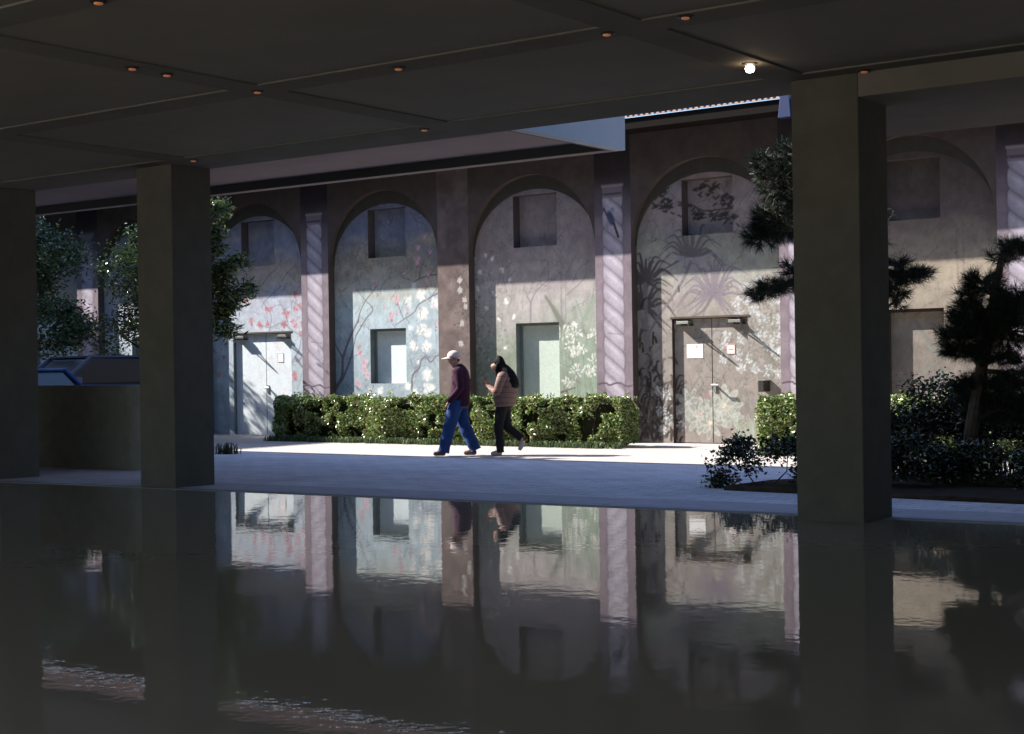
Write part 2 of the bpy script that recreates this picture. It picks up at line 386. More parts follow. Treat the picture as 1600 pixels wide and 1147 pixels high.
CENT = [-15.07 + 3.735 * k for k in range(-5, 4)]     # pilaster centres
PW = .39                                              # half width of a pilaster
CA = Canvas(CENT[0] - .5, CENT[-1] + .5, 0, 5.3)
XX, ZZ = np.meshgrid(CA.X, CA.Z)
def grad(stops, Z):
    zs_ = [q[0] for q in stops]; return np.stack([np.interp(Z, zs_, [q[1][k] / 255 for q in stops]) for k in range(3)], -1)
bay_grad = {
    'blue': [(0, (150, 168, 182)), (1.2, (165, 186, 200)), (2.4, (180, 196, 212)), (2.9, (178, 184, 205)), (3.15, (205, 188, 172)), (3.5, (190, 165, 150)), (3.9, (150, 150, 170)), (4.4, (140, 145, 172)), (5.2, (110, 118, 150))],
    'aqua': [(0, (140, 155, 162)), (1.0, (155, 178, 190)), (2.3, (168, 192, 206)), (2.9, (170, 195, 200)), (3.15, (190, 188, 170)), (3.45, (165, 155, 135)), (3.8, (145, 142, 140)), (4.2, (120, 130, 165)), (5.2, (115, 120, 165))],
    'rose': [(0, (120, 130, 108)), (1.2, (140, 152, 125)), (2.0, (152, 158, 140)), (2.7, (180, 168, 165)), (3.2, (180, 164, 160)), (3.8, (160, 138, 135)), (4.4, (158, 140, 142)), (5.2, (130, 128, 155))],
    'sand': [(0, (148, 132, 122)), (1.0, (152, 138, 128)), (2.0, (158, 147, 136)), (2.7, (172, 158, 146)), (3.1, (172, 170, 150)), (3.6, (150, 148, 132)), (4.0, (162, 138, 140)), (5.2, (150, 130, 128))],
    'tan': [(0, (120, 108, 100)), (1.6, (140, 125, 112)), (3.0, (178, 158, 132)), (3.35, (150, 128, 112)), (3.8, (112, 92, 86)), (5.2, (88, 78, 68))],  # upper stops darkened to paint in the right bay's deeper shade
}
kinds = ['aqua', 'blue', 'blue', 'aqua', 'rose', 'sand', 'tan', 'tan']
for b_, kd in enumerate(kinds):
    x0, x1 = CENT[b_] - (.5 if b_ == 0 else 0), CENT[b_ + 1] + (.5 if b_ == 7 else 0)
    sl = CA.win(x0, x1, 0, 5.3)
    wob = (fbm(XX[sl], ZZ[sl] * 2.2, .9, 5 + b_) - .5) * .8
    CA.a[sl] = grad(bay_grad[kd], ZZ[sl] + wob)
    # drifting clouds
    cl = np.clip((fbm(XX[sl], ZZ[sl] * 3.0, 1.1, 40 + b_) - .55) * 5, 0, 1) * np.clip((ZZ[sl] - 2.6) / .6, 0, 1)
    if kd in ('blue', 'aqua'): CA.mixin(sl, .45 * cl, (.82, .70, .52))
    elif kd == 'rose':
        CA.mixin(sl, .4 * cl, (.62, .55, .60))
        gr = np.clip((XX[sl] - (CENT[b_] + 1.8)) / 1.2, 0, 1) * np.clip((3.0 - ZZ[sl]) / 1.2, 0, 1)
        CA.mixin(sl, .6 * gr * (.5 + fbm(XX[sl], ZZ[sl], 2, 9)), (.60, .74, .62))
    elif kd == 'sand':
        CA.mixin(sl, .4 * cl, (.55, .58, .66))
# fine mottling over everything
mo = fbm(XX, ZZ, 7, 77, 3)[..., None]; CA.a *= (.90 + .2 * mo)
mo = fbm(XX, ZZ * .5, 22, 99, 2)[..., None]; CA.a *= (.95 + .1 * mo)

def q(x, y): return onY(x, y, RC)
rr = random.Random(5)
def flower(cv, p, r, cols, n=5, core=None, al=.95):
    a0 = rr.uniform(0, 6.28)
    for k in range(n):
        a = a0 + k * 6.283 / n + rr.uniform(-.2, .2); c = cols[rr.randrange(len(cols))]
        k2 = rr.uniform(.7, 1.15); cv.ell(p[0] + math.cos(a) * r * .45 * k2, p[1] + math.sin(a) * r * .45 * k2, r * .55 * k2, r * rr.uniform(.26, .42), c, al * rr.uniform(.7, 1), a, .3)
    if core: cv.ell(p[0], p[1], r * .22, r * .22, core, al)
WHT = [(.93, .93, .90), (.86, .88, .88), (.95, .90, .86)]
PNK = [(.86, .62, .68), (.80, .52, .60), (.90, .72, .76)]
REDS = [(.85, .42, .46), (.80, .36, .42), (.90, .55, .58)]
TWIG = (.50, .42, .46)
def px(pts): return [q(*p) for p in pts]
def magnolia(p, r):
    CA.ell(p[0], p[1], r * 1.0, r * .9, (.80, .82, .84), .22, 0, .9)
    for k in range(3): flower(CA, (p[0] + rr.uniform(-.4, .4) * r, p[1] + rr.uniform(-.4, .4) * r), r * rr.uniform(.5, .85), WHT, rr.choice((4, 5, 6)), (.88, .82, .70) if k == 0 else None, .8)
def tulip(p, r, al=.9):
    for k, a in enumerate((-.5, -.15, .2, .55)):
        CA.ell(p[0] + math.sin(a) * r * .35, p[1] + .1 * r, r * .22, r * .62, PNK[k % 3], al, -a * .9, .35)
    CA.ell(p[0], p[1] - r * .45, r * .25, r * .2, (.70, .42, .50), al)
# --- bay with the first door: red blossom twigs
for p in [(417, 484), (423, 482), (444, 489), (449, 492), (469, 478), (462, 461), (473, 456), (461, 483), (393, 502), (404, 506), (407, 510), (418, 506), (444, 507), (458, 502),
          (462, 510), (471, 522), (473, 505), (427, 538), (431, 544), (420, 559), (405, 585), (459, 584), (462, 591), (452, 594), (396, 531), (384, 470), (350, 560), (343, 585), (465, 625), (440, 610)]:
    flower(CA, q(*p), rr.uniform(.08, .12), REDS, 5, None, .85)
CA.line(px([(458, 690), (454, 640), (450, 600), (446, 584), (460, 560), (468, 545), (471, 522)]), .12, .03, (.60, .60, .70))
CA.line(px([(447, 586), (436, 579), (420, 576), (408, 583), (398, 592)]), .10, .02, (.62, .62, .72))
CA.line(px([(447, 584), (440, 570), (430, 560), (426, 548), (430, 538)]), .07, .02, (.62, .60, .68))
CA.line(px([(423, 577), (430, 592), (436, 608)]), .03, .015, (.66, .68, .74))
for pts in [[(405, 590), (400, 570), (398, 555)], [(471, 525), (455, 515), (440, 505), (420, 512), (404, 505)], [(473, 490), (468, 478), (455, 470)], [(420, 520), (424, 495), (415, 478), (405, 465)],
            [(440, 447), (430, 455), (415, 470), (408, 480)], [(450, 505), (446, 490), (436, 470)], [(410, 445), (420, 430), (432, 420), (440, 405)], [(440, 440), (450, 425), (462, 415)]]:
    CA.line(px(pts), .022, .012, TWIG, .7)
CA.ell(*q(465, 563), .10, .05, (.42, .38, .48), .9, -.6); CA.line(px([(466, 565), (473, 574)]), .05, .02, (.42, .38, .48)); CA.ell(*q(462, 558), .035, .03, (.40, .36, .46), .9)
for k in range(30):
    a = rr.uniform(-.2, 1.3); x0, z0 = q(372 + rr.uniform(-4, 4), 672); L_ = rr.uniform(.5, .8)
    CA.line([(x0, z0), (x0 + .3 * L_ * math.sin(a), z0 + L_ * .7), (x0 + L_ * math.sin(a) * .8, z0 + L_ * (.75 + .2 * math.cos(a)))], .02, .01, (.78, .80, .80) if k % 3 else (.45, .45, .50), .7)
# --- bay with the magnolia window
for pts, w_ in [([(690, 455), (672, 465), (654, 476), (647, 488), (631, 499), (617, 509)], .035), ([(644, 610), (645, 587), (655, 575), (658, 563), (665, 558), (673, 566), (680, 558), (686, 554)], .05),
                ([(560, 504), (562, 490), (570, 472), (583, 455), (590, 445)], .03), ([(556, 525), (572, 498), (582, 486), (579, 477), (571, 470), (558, 453)], .03),
                ([(520, 612), (534, 590), (536, 560), (546, 530), (560, 500)], .09), ([(536, 560), (525, 540), (520, 525)], .05), ([(534, 595), (548, 560), (556, 525)], .06),
                ([(692, 429), (672, 430), (655, 436), (648, 440), (640, 448)], .035), ([(655, 436), (658, 420), (664, 405)], .03), ([(690, 400), (680, 418), (672, 430)], .025), ([(640, 437), (628, 433), (622, 425)], .02),
                ([(665, 558), (660, 548)], .02), ([(631, 499), (625, 485), (621, 470)], .02), ([(640, 505), (634, 495), (637, 487)], .015), ([(655, 575), (648, 590)], .02), ([(690, 440), (678, 458), (670, 468)], .025),
                ([(640, 330), (650, 345), (655, 365)], .02), ([(650, 345), (664, 352), (668, 365)], .02)]:
    CA.line(px(pts), w_, w_ * .4, (.48, .40, .45), .85)
for p, r in [((621, 470), .17), ((612, 495), .17), ((637, 486), .10), ((611, 465), .08), ((600, 480), .08), ((682, 508), .10), ((665, 446), .17), ((620, 489), .08), ((652, 410), .20), ((631, 427), .12), ((653, 389), .14), ((669, 429), .14), ((587, 445), .12), ((557, 450), .10), ((672, 395), .12), ((663, 372), .10)]:
    tulip(q(*p), r)
for p, r in [((637, 470), .15), ((659, 464), .18), ((645, 446), .12), ((658, 488), .22), ((679, 477), .18), ((659, 517), .18), ((668, 519), .15), ((642, 510), .11), ((645, 540), .17), ((667, 544), .18), ((654, 566), .08), ((669, 585), .20), ((637, 605), .13),
             ((647, 612), .12), ((671, 608), .17), ((677, 603), .12), ((577, 612), .12), ((593, 609), .13), ((660, 630), .15), ((640, 640), .14)]:
    magnolia(q(*p), r)
for p in [(569, 566), (569, 576), (563, 553), (574, 586), (560, 600)]: flower(CA, q(*p), .12, [(.85, .70, .76), (.80, .62, .70)], 6, (.9, .5, .5))
CA.ell(*q(561, 543), .06, .03, (.75, .55, .40), .9, .8); CA.ell(*q(563, 541), .05, .025, (.8, .6, .45), .9, -.8)
for c0, n in (((667, 560), 16), ((650, 575), 12)):
    for k in range(n):
        a = k * .45; p = q(*c0); CA.line([p, (p[0] + .25 * math.cos(a), p[1] + .14 * math.sin(a) + .05), (p[0] + .38 * math.cos(a), p[1] + .2 * math.sin(a) - .02)], .02, .008, (.50, .54, .60), .5)
# dark bare tree in the upper corner
for k in range(40):
    p = q(rr.uniform(534, 580), rr.uniform(395, 440)); a = rr.uniform(0, 6.3); CA.line([p, (p[0] + .13 * math.cos(a), p[1] + .13 * math.sin(a))], .015, .01, (.45, .36, .34), .5)
# --- bay with the tall opening
GR = (.55, .52, .54)
for pts, w_ in [([(829, 510), (829, 480), (828, 471), (818, 452)], .05), ([(829, 473), (838, 455), (850, 443), (862, 434)], .035), ([(878, 510), (877, 470), (877, 425)], .05), ([(884, 505), (884, 470), (884, 425)], .025),
                ([(884, 462), (896, 452), (908, 441), (914, 432)], .03), ([(880, 420), (872, 400), (862, 385)], .03), ([(886, 425), (900, 400), (905, 385)], .025)]:
    CA.line(px(pts), w_, w_ * .5, GR, .6)
CA.line(px([(852, 463), (862, 478), (870, 492), (880, 510)]), .05, .14, (.50, .52, .45), .65)
CA.line(px([(930, 463), (922, 480), (912, 500)]), .16, .06, (.58, .66, .56), .55)
CA.line(px([(900, 470), (908, 490), (912, 510)]), .05, .03, (.56, .64, .55), .5)
for k in range(420):
    x = 733 + abs(rr.gauss(0, 26)); y = rr.uniform(385, 640)
    if x > 802: continue
    c = rr.choice([(.62, .60, .60), (.70, .62, .64), (.50, .48, .47), (.58, .66, .62), (.80, .74, .76), (.45, .42, .42)])
    CA.ell(*q(x, y), rr.uniform(.02, .05), rr.uniform(.015, .035), c, .6, rr.uniform(0, 3))
for p in [(797, 436), (803, 495), (760, 400), (768, 405), (750, 425), (784, 423), (772, 460), (792, 470), (780, 500), (790, 545), (778, 560), (745, 450), (760, 480)]:
    magnolia(q(*p), rr.uniform(.07, .10))
def umbel(p, r, cv=CA):
    for k in range(26):
        a = rr.uniform(0, 6.28); d = r * math.sqrt(rr.random()); cv.ell(p[0] + d * math.cos(a), p[1] + d * math.sin(a) * .8, .035, .016, rr.choice(WHT + [(.80, .84, .72)]), .85, a)
for p, r in [((881, 519), .17), ((900, 521), .16), ((893, 542), .15), ((910, 544), .14), ((898, 552), .10), ((929, 525), .17), ((929, 565), .17), ((920, 576), .14), ((923, 583), .10), ((900, 580), .16), ((889, 596), .15), ((897, 508), .07)]:
    P_ = q(*p); CA.line([(P_[0], P_[1]), (P_[0] + .05, P_[1] - .6), (P_[0] + .1, 0)], .02, .02, (.50, .52, .46), .5); umbel(P_, r)
for k in range(60):
    x = rr.uniform(872, 936); y = rr.uniform(560, 650); p = q(x, y)
    CA.line([p, (p[0] + rr.uniform(-.1, .1), p[1] + rr.uniform(.1, .3))], .018, .008, rr.choice([(.50, .58, .46), (.62, .66, .52), (.46, .50, .42)]), .5)
CA.line(px([(877, 613), (888, 609), (899, 606)]), .03, .012, (.36, .30, .28))
# --- bay with the second door: strap-leaved plants, white puffs and a big bloom
def strap(c0, R0, n, c, wd, al, a0=-.6, a1=3.75):
    p = q(*c0)
    for k in range(n):
        a = a0 + (a1 - a0) * k / (n - 1) + rr.uniform(-.12, .12); L_ = R0 * rr.uniform(.75, 1.15)
        ex, ez = p[0] + L_ * math.cos(a), p[1] + L_ * math.sin(a)
        mx, mz = p[0] + .6 * L_ * math.cos(a), p[1] + .6 * L_ * math.sin(a) + .16 * L_ * (1 if math.sin(a) > -.3 else .2)
        if math.sin(a) > -.2: ez -= .22 * L_
        CA.line([p, (p[0] + .3 * L_ * math.cos(a), p[1] + .3 * L_ * math.sin(a) + .07 * L_), (mx, mz), (ex, ez)], wd, .012, c, al)
        CA.line([(p[0], p[1]), (p[0] + .3 * L_ * math.cos(a), p[1] + .3 * L_ * math.sin(a) + .07 * L_), (mx, mz)], wd * .3, .008, tuple(v * 1.2 for v in c), al * .6)
MV = (.53, .47, .52)
strap((1079, 403), .72, 16, (.42, .38, .40), .075, .8, -.2, 3.4)
strap((1079, 405), .85, 13, (.60, .56, .62), .06, .6, 3.2, 6.2)
strap((1114, 460), .80, 26, MV, .065, .75, -1.0, 4.2)
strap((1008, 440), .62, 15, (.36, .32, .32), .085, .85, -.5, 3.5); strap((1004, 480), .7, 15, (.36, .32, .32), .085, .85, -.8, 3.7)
for pts, w_ in [([(1079, 410), (1066, 440), (1050, 465), (1036, 484)], .07), ([(1114, 462), (1098, 486), (1075, 497), (1045, 500)], .06), ([(1008, 445), (1010, 500), (1018, 560)], .1), ([(1036, 484), (1020, 510), (1008, 540)], .07),
                ([(1004, 500), (1012, 560), (1006, 640)], .09)]:
    CA.line(px(pts), w_, w_ * .6, (.52, .47, .48), .8)
for k in range(190):  # dark leaf strokes that also paint deeper shade left of the door
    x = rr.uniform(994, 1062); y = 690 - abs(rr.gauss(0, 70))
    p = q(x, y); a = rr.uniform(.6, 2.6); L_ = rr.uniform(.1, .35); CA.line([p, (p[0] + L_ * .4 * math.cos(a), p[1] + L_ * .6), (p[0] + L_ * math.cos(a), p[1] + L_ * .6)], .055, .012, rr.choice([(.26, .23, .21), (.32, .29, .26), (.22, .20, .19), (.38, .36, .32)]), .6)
def puff(p, r, al=.62):
    CA.ell(p[0], p[1], r, r, (.66, .70, .70), .35, 0, .8)
    for k in range(30):
        a = rr.uniform(0, 6.28); d = r * math.sqrt(rr.random()); CA.ell(p[0] + d * math.cos(a), p[1] + d * math.sin(a), .022, .014, rr.choice([(.90, .92, .94), (.80, .86, .86), (.72, .78, .80), (.92, .88, .90)]), al, a)
for k in range(700):      # foliage behind the puffs
    x = rr.gauss(1195, 34); y = rr.gauss(545, 50)
    if not (1120 < x < 1232) or y < 420 or y > 690: continue
    CA.ell(*q(x, y), rr.uniform(.02, .06), .016, rr.choice([(.42, .42, .38), (.50, .50, .44), (.44, .47, .42), (.56, .52, .46), (.62, .62, .56)]), .6, rr.uniform(0, 3))
for p, r in [((1150, 470), .11), ((1165, 450), .10), ((1168, 468), .09), ((1155, 490), .10), ((1178, 485), .12), ((1192, 500), .14), ((1215, 500), .13), ((1190, 522), .12), ((1208, 528), .14), ((1222, 520), .10), ((1213, 552), .12), ((1200, 540), .11), ((1225, 470), .12), ((1210, 470), .13),
             ((1220, 548), .10), ((1133, 525), .10), ((1157, 528), .12), ((1140, 545), .10), ((1150, 555), .11), ((1168, 560), .10), ((1127, 560), .09), ((1128, 540), .09), ((1180, 575), .10), ((1155, 575), .09), ((1200, 580), .12), ((1216, 585), .09), ((1200, 455), .10), ((1220, 440), .11), ((1185, 440), .09),
             ((1030, 610), .10), ((1042, 618), .11), ((1034, 640), .12), ((1044, 655), .12), ((1036, 672), .10), ((1058, 640), .09), ((1062, 665), .10)]:
    puff(q(*p), r)
def bloom(c0, R0, n, core=True):
    p = q(*c0)
    for ring, (rad, cnt) in enumerate(((R0 * .75, n), (R0 * .45, max(4, n - 2)))):
        for k in range(cnt):
            a = k * 6.283 / cnt + ring * .4 + rr.uniform(-.15, .15)
            CA.ell(p[0] + rad * math.cos(a), p[1] + rad * math.sin(a), R0 * .42, R0 * .20, rr.choice([(.60, .62, .56), (.66, .66, .62), (.56, .57, .53)]), .9, a, .25, edge=(.76, .77, .72))
    if core:
        for k in range(7): CA.ell(p[0] + rr.uniform(-.04, .04), p[1] + rr.uniform(-.04, .04), .03, .02, rr.choice([(.90, .66, .52), (.88, .82, .66), (.85, .50, .50)]), .9)
for k in range(260):
    x = rr.uniform(1068, 1170); y = rr.gauss(645, 26)
    if y > 690: continue
    p = q(x, y); CA.line([p, (p[0] + rr.uniform(-.15, .15), p[1] + rr.uniform(.05, .25))], .02, .008, rr.choice([(.44, .45, .40), (.50, .52, .46), (.42, .40, .38)]), .45)
bloom((1090, 650), .30, 8); bloom((1128, 634), .34, 8); bloom((1106, 662), .26, 7); bloom((1073, 630), .26, 7, False); bloom((1142, 652), .20, 6, False); bloom((1110, 640), .22, 6, False)
flower(CA, q(1102, 617), .07, [(.78, .42, .50)], 3)
for k in range(34):
    p = q(rr.uniform(1145, 1180), 694); L_ = rr.uniform(.25, .6); a = rr.uniform(-.6, .5)
    CA.line([p, (p[0] + .25 * a * L_, p[1] + .6 * L_), (p[0] + L_ * a, p[1] + L_ * .9)], .022, .008, rr.choice([(.56, .64, .52), (.62, .68, .58)]), .7)
for k in range(14): CA.ell(*q(rr.uniform(1150, 1185), rr.uniform(620, 655)), .03, .02, (.55, .50, .72), .6)
# dark leafy sprays by the upper niche
for c0, n in (((1095, 293), 26), ((1128, 310), 26), ((1085, 335), 24), ((1120, 335), 22), ((1140, 338), 18), ((1040, 320), 40), ((1030, 300), 26)):
    for k in range(n):
        p = q(c0[0] + rr.gauss(0, 9), c0[1] + rr.gauss(0, 5)); CA.ell(p[0], p[1], .07, .022, (.26, .24, .22), .8, rr.uniform(-.8, .8))
CA.line(px([(1070, 318), (1090, 328), (1115, 326), (1145, 322)]), .02, .03, (.28, .24, .22)); CA.line(px([(1120, 312), (1132, 322), (1145, 322)]), .02, .03, (.28, .24, .22))
# --- right bay
for pts in ([(1494, 360), (1496, 420), (1502, 480)], [(1505, 360), (1506, 420), (1509, 480)]): CA.line(px(pts), .02, .02, (.50, .42, .38), .6)
for pts, c in (([(1400, 520), (1430, 520), (1450, 545), (1460, 560)], (.52, .52, .48)), ([(1425, 500), (1445, 530), (1470, 560)], (.50, .48, .44)), ([(1430, 590), (1450, 570), (1475, 590)], (.48, .50, .46)), ([(1440, 640), (1455, 600), (1470, 580)], (.46, .50, .46))):
    CA.line(px(pts), .05, .1, c, .6)
# --- far left bays: dark branches
for k in range(120):
    x = rr.uniform(CENT[0], CENT[2]); z = rr.uniform(.5, 3.6); a = rr.uniform(0, 6.3); CA.line([(x, z), (x + .3 * math.cos(a), z + .3 * math.sin(a))], .02, .01, (.4, .4, .42), .5)
def sprigs(b0, b1, n, zlo, zhi, cols, leafcols, al=.5):
    for k in range(n):
        x = rr.uniform(CENT[b0] + .4, CENT[b1] - .4); z = rr.uniform(zlo, zhi); a = rr.uniform(.3, 2.8); L_ = rr.uniform(.15, .5); c = rr.choice(cols)
        p = [(x, z)]
        for j in range(3): a += rr.uniform(-.4, .4); p.append((p[-1][0] + L_ / 3 * math.cos(a), p[-1][1] + L_ / 3 * math.sin(a)))
        CA.line(p, .014, .008, c, al)
        for j in range(6):
            q_ = p[rr.randrange(1, 4)]; CA.ell(q_[0] + rr.gauss(0, .04), q_[1] + rr.gauss(0, .03), rr.uniform(.02, .04), .012, rr.choice(leafcols), al * 1.2, rr.uniform(0, 3))
sprigs(2, 3, 90, .2, 4.6, [(.45, .40, .45)], [(.55, .48, .52), (.50, .56, .56), (.72, .50, .54)], .45)
sprigs(3, 4, 120, .2, 4.9, [(.40, .38, .42)], [(.50, .55, .55), (.62, .50, .56), (.42, .46, .48), (.85, .85, .85)], .45)
sprigs(4, 5, 110, .2, 4.6, [(.45, .44, .42)], [(.50, .55, .46), (.44, .42, .40), (.66, .60, .60)], .45)
sprigs(5, 6, 110, .2, 4.6, [(.42, .40, .38)], [(.46, .46, .40), (.56, .54, .50), (.38, .38, .36)], .5)
sprigs(6, 7, 60, .2, 3.6, [(.45, .40, .36)], [(.50, .46, .40), (.42, .40, .36)], .4)
# upper arch crescent is built as geometry
lum = CA.a.mean(-1, keepdims=True); CA.a = lum + (CA.a - lum) * .62; CA.a = np.clip(CA.a * 1.0 + .005, 0, 1)

# front plane canvas (pilasters)
CF = Canvas(CENT[0] - .5, CENT[-1] + .5, 0, 5.6)
XF, ZF = np.meshgrid(CF.X, CF.Z)
CF.a[:] = np.array((.60, .54, .575), np.float32) * (.88 + .24 * fbm(XF, ZF, 6, 3, 4))[..., None]
up = np.clip((ZF - 3.9) / 1.1, 0, 1)[..., None]; CF.a = CF.a * (1 - up * .55)  # pilaster tops painted darker, standing in for shade under the eaves
def rope(xc, kseed):
    hw = .20; p_ = .33
    sl = CF.win(xc - .25, xc + .25, 0, 4.72)
    X = XF[sl] - xc; Z = ZF[sl]
    # strand phase; strands fall from upper left to lower right
    ph = Z / p_ + (X / hw) * .47 + kseed * .3
    side = np.where(X > 0, ph, ph)
    v = ph - np.floor(ph)
    eph = Z / p_ + np.sign(X) * .47 + kseed * .3; ev = eph - np.floor(eph)
    half = hw * (.84 + .24 * np.sqrt(np.clip(1 - (2 * ev - 1) ** 2, 0, 1)))
    inside = np.clip((half - np.abs(X)) / .015 + .5, 0, 1)
    body = .72 + .08 * np.sin(np.pi * v) ** .7 - .05 * (X / hw) ** 2
    hl = .09 * np.exp(-((v - .65) / .14) ** 2); dk = -.12 * np.exp(-(np.minimum(v, 1 - v) / .06) ** 2)
    L_ = body + hl * (1 - (X / hw) ** 2 * .5) + dk
    col = np.stack([L_ * .985, L_ * .935, L_ * 1.0], -1)
    col *= (.93 + .14 * fbm(XF[sl], ZF[sl], 12, 7, 3))[..., None]
    dark = np.clip(1 - np.abs(np.abs(X) - half - .02) / .03, 0, 1) * .30
    CF.mixin(sl, dark, (.42, .37, .43))
    fadez = np.clip((4.55 - Z) / .04, 0, 1)
    CF.a[sl] = CF.a[sl] * (1 - (inside * fadez)[..., None]) + col * (inside * fadez)[..., None]
    # capital
    for z0, z1, hh, c in ((4.50, 4.56, .20, (.60, .55, .58)), (4.56, 4.60, .165, (.40, .36, .40)), (4.60, 4.70, .21, (.62, .57, .60)), (4.70, 4.73, .23, (.72, .66, .68))):
        s2 = CF.win(xc - hh, xc + hh, z0, z1); CF.a[s2] = CF.a[s2] * .2 + np.array(c, np.float32) * .8
    # old cracks
    CF.line([(xc - .36, 1.08), (xc - .2, 1.10), (xc - .12, 1.06), (xc, 1.09), (xc + .12, 1.10), (xc + .24, 1.04), (xc + .37, 1.05)], .028, .02, (.40, .33, .36))
    CF.line([(xc - .15, 2.02), (xc, 2.0), (xc + .17, 1.98)], .012, .01, (.48, .42, .48), .7)
for k, c_ in enumerate(CENT):
    if k == 4:
        sl = CF.win(c_ - .45, c_ + .45, 0, 5.6)
        CF.a[sl] = np.array((.57, .50, .485), np.float32) * (.76 + .48 * fbm(XF[sl], ZF[sl], 5, 31, 4))[..., None]
        for kk in range(260):
            x = c_ + .40 - abs(rr.gauss(0, .22)); z = rr.uniform(0, 3.35)
            if x < c_ - .38: continue
            CF.ell(x, z, rr.uniform(.02, .05), rr.uniform(.012, .03), rr.choice([(.40, .36, .36), (.52, .48, .46), (.62, .58, .56), (.46, .46, .42)]), .6, rr.uniform(0, 3))
        for z in (3.15, 2.95, 2.75, 2.62, 2.3, 1.9): magn = flower(CF, (c_ + .30 + rr.uniform(-.15, .03), z), .08, WHT, 6, (.88, .8, .6))
    else: rope(c_, k)
# painted bird perched at the top of the second rope column
bx, bz = CENT[5] - .02, 4.12
CF.ell(bx - .02, bz, .085, .17, (.30, .32, .44), .9, .35); CF.ell(bx + .02, bz + .16, .055, .05, (.58, .60, .74), .9); CF.ell(bx - .10, bz - .14, .05, .13, (.62, .64, .66), .85, -.3)
CF.line([(bx + .05, bz - .1), (bx + .14, bz - .35)], .07, .02, (.28, .24, .26)); CF.line([(bx - .1, bz + .05), (bx - .16, bz + .2)], .03, .02, (.3, .3, .45))
CF.a = np.clip(CF.a, 0, 1)
ALB = .98
CF.a *= .90
CF.a[CF.win(CENT[4] - .39, CENT[4] + .39, 0, 5.6)] *= .90
def alb(c): return (lin(np.clip(c, 0, 1)) * ALB).astype(np.float32)

def seg(lo, hi, marks, step):
    pts = sorted(set([round(lo, 4), round(hi, 4)] + [round(v, 4) for v in marks if lo < v < hi])); out = [pts[0]]
    for a, b in zip(pts[:-1], pts[1:]):
        n = max(1, int(round((b - a) / step))); out += [a + (b - a) * (i + 1) / n for i in range(n)]
    return np.array(out)
def painted_grid(name, parent, xs, zs, Y, cv, holes=(), tint=None, keep=None):
    X, Z = np.meshgrid(xs, zs); n, m_ = Z.shape
    V = np.stack([X.ravel(), np.full(X.size, Y), Z.ravel()], -1)
    idx = np.arange(n * m_).reshape(n, m_)
    q4 = np.stack([idx[:-1, :-1], idx[:-1, 1:], idx[1:, 1:], idx[1:, :-1]], -1).reshape(-1, 4)
    cxm = ((X[:-1, :-1] + X[1:, 1:]) / 2).ravel(); czm = ((Z[:-1, :-1] + Z[1:, 1:]) / 2).ravel()
    ok = np.ones(len(cxm), bool)
    for (a, b, c, d) in holes: ok &= ~((cxm > a) & (cxm < b) & (czm > c) & (czm < d))
    c = alb(cv.sample(X.ravel(), Z.ravel()))
    if tint is not None: c = c * (1 - tint[3]) + np.array(tint[:3]) * tint[3]
    o = fast_mesh(name, V, q4[ok], M_MURAL, parent, False, c)
    if parent is not None: P(o)
    return o

# ------------------------------------------------------------------ the mural building
bld = empty('mural_building', (-17, W, 0), 0, 'building with a painted mural wall of blind arches and twisted columns', 'building')
HTOP = 5.62; SPR = 3.6
openings = {}          # bay -> (x0,x1,z0,z1,depth,kind)
cen = [(a + b) / 2 for a, b in zip(CENT[:-1], CENT[1:])]
openings[1] = (cen[1] - .76, cen[1] + .76, 0, 2.24, .08, 'door')
openings[2] = (cen[2] - .90, cen[2] + .90, 0, 2.24, .08, 'door')
openings[2] = (-25.23, -23.44, 0, 2.24, .09, 'door')
openings[3] = (-21.17, -20.20, 1.12, 2.25, .16, 'window')
openings[4] = (-17.43, -16.42, 0, 2.26, .16, 'panel')
openings[5] = (-13.96, -12.44, 0, 2.24, .085, 'door')
openings[6] = (-9.95, -8.93, 0, 2.27, .16, 'panel')
openings[0] = (cen[0] - .5, cen[0] + .5, 1.12, 2.25, .16, 'window')
openings[1] = (cen[1] - .5, cen[1] + .5, 1.12, 2.25, .16, 'window')
openings[7] = (cen[7] - .5, cen[7] + .5, 1.12, 2.25, .16, 'window')
mlabel = {2: 'pale blue mural with red blossom twigs', 3: 'aqua mural of white and pink magnolias', 4: 'rose and green mural with white umbels and thin trees', 5: 'sand coloured mural of strap leaved plants and white puffs', 6: 'tan mural'}
def reveal(mb, x0, x1, z0, z1, ya, yb, bottom=True):
    mb.add([(x0, ya, z0), (x0, yb, z0), (x0, yb, z1), (x0, ya, z1)], [(0, 1, 2, 3)])
    mb.add([(x1, ya, z0), (x1, yb, z0), (x1, yb, z1), (x1, ya, z1)], [(3, 2, 1, 0)])
    mb.add([(x0, ya, z1), (x0, yb, z1), (x1, yb, z1), (x1, ya, z1)], [(0, 1, 2, 3)])
    if bottom: mb.add([(x0, ya, z0), (x1, ya, z0), (x1, yb, z0), (x0, yb, z0)], [(0, 1, 2, 3)])
M_REVEAL = mat('reveal_paint', (.20, .23, .22), .85, .2, noise=.15)
M_REVEALW = mat('reveal_shade_warm', (.09, .06, .048), .85, .2, noise=.15)  # tone darkened to paint in the shade on the jambs
M_REVEALN = mat('niche_reveal', (.12, .10, .10), .85, .2, noise=.15)
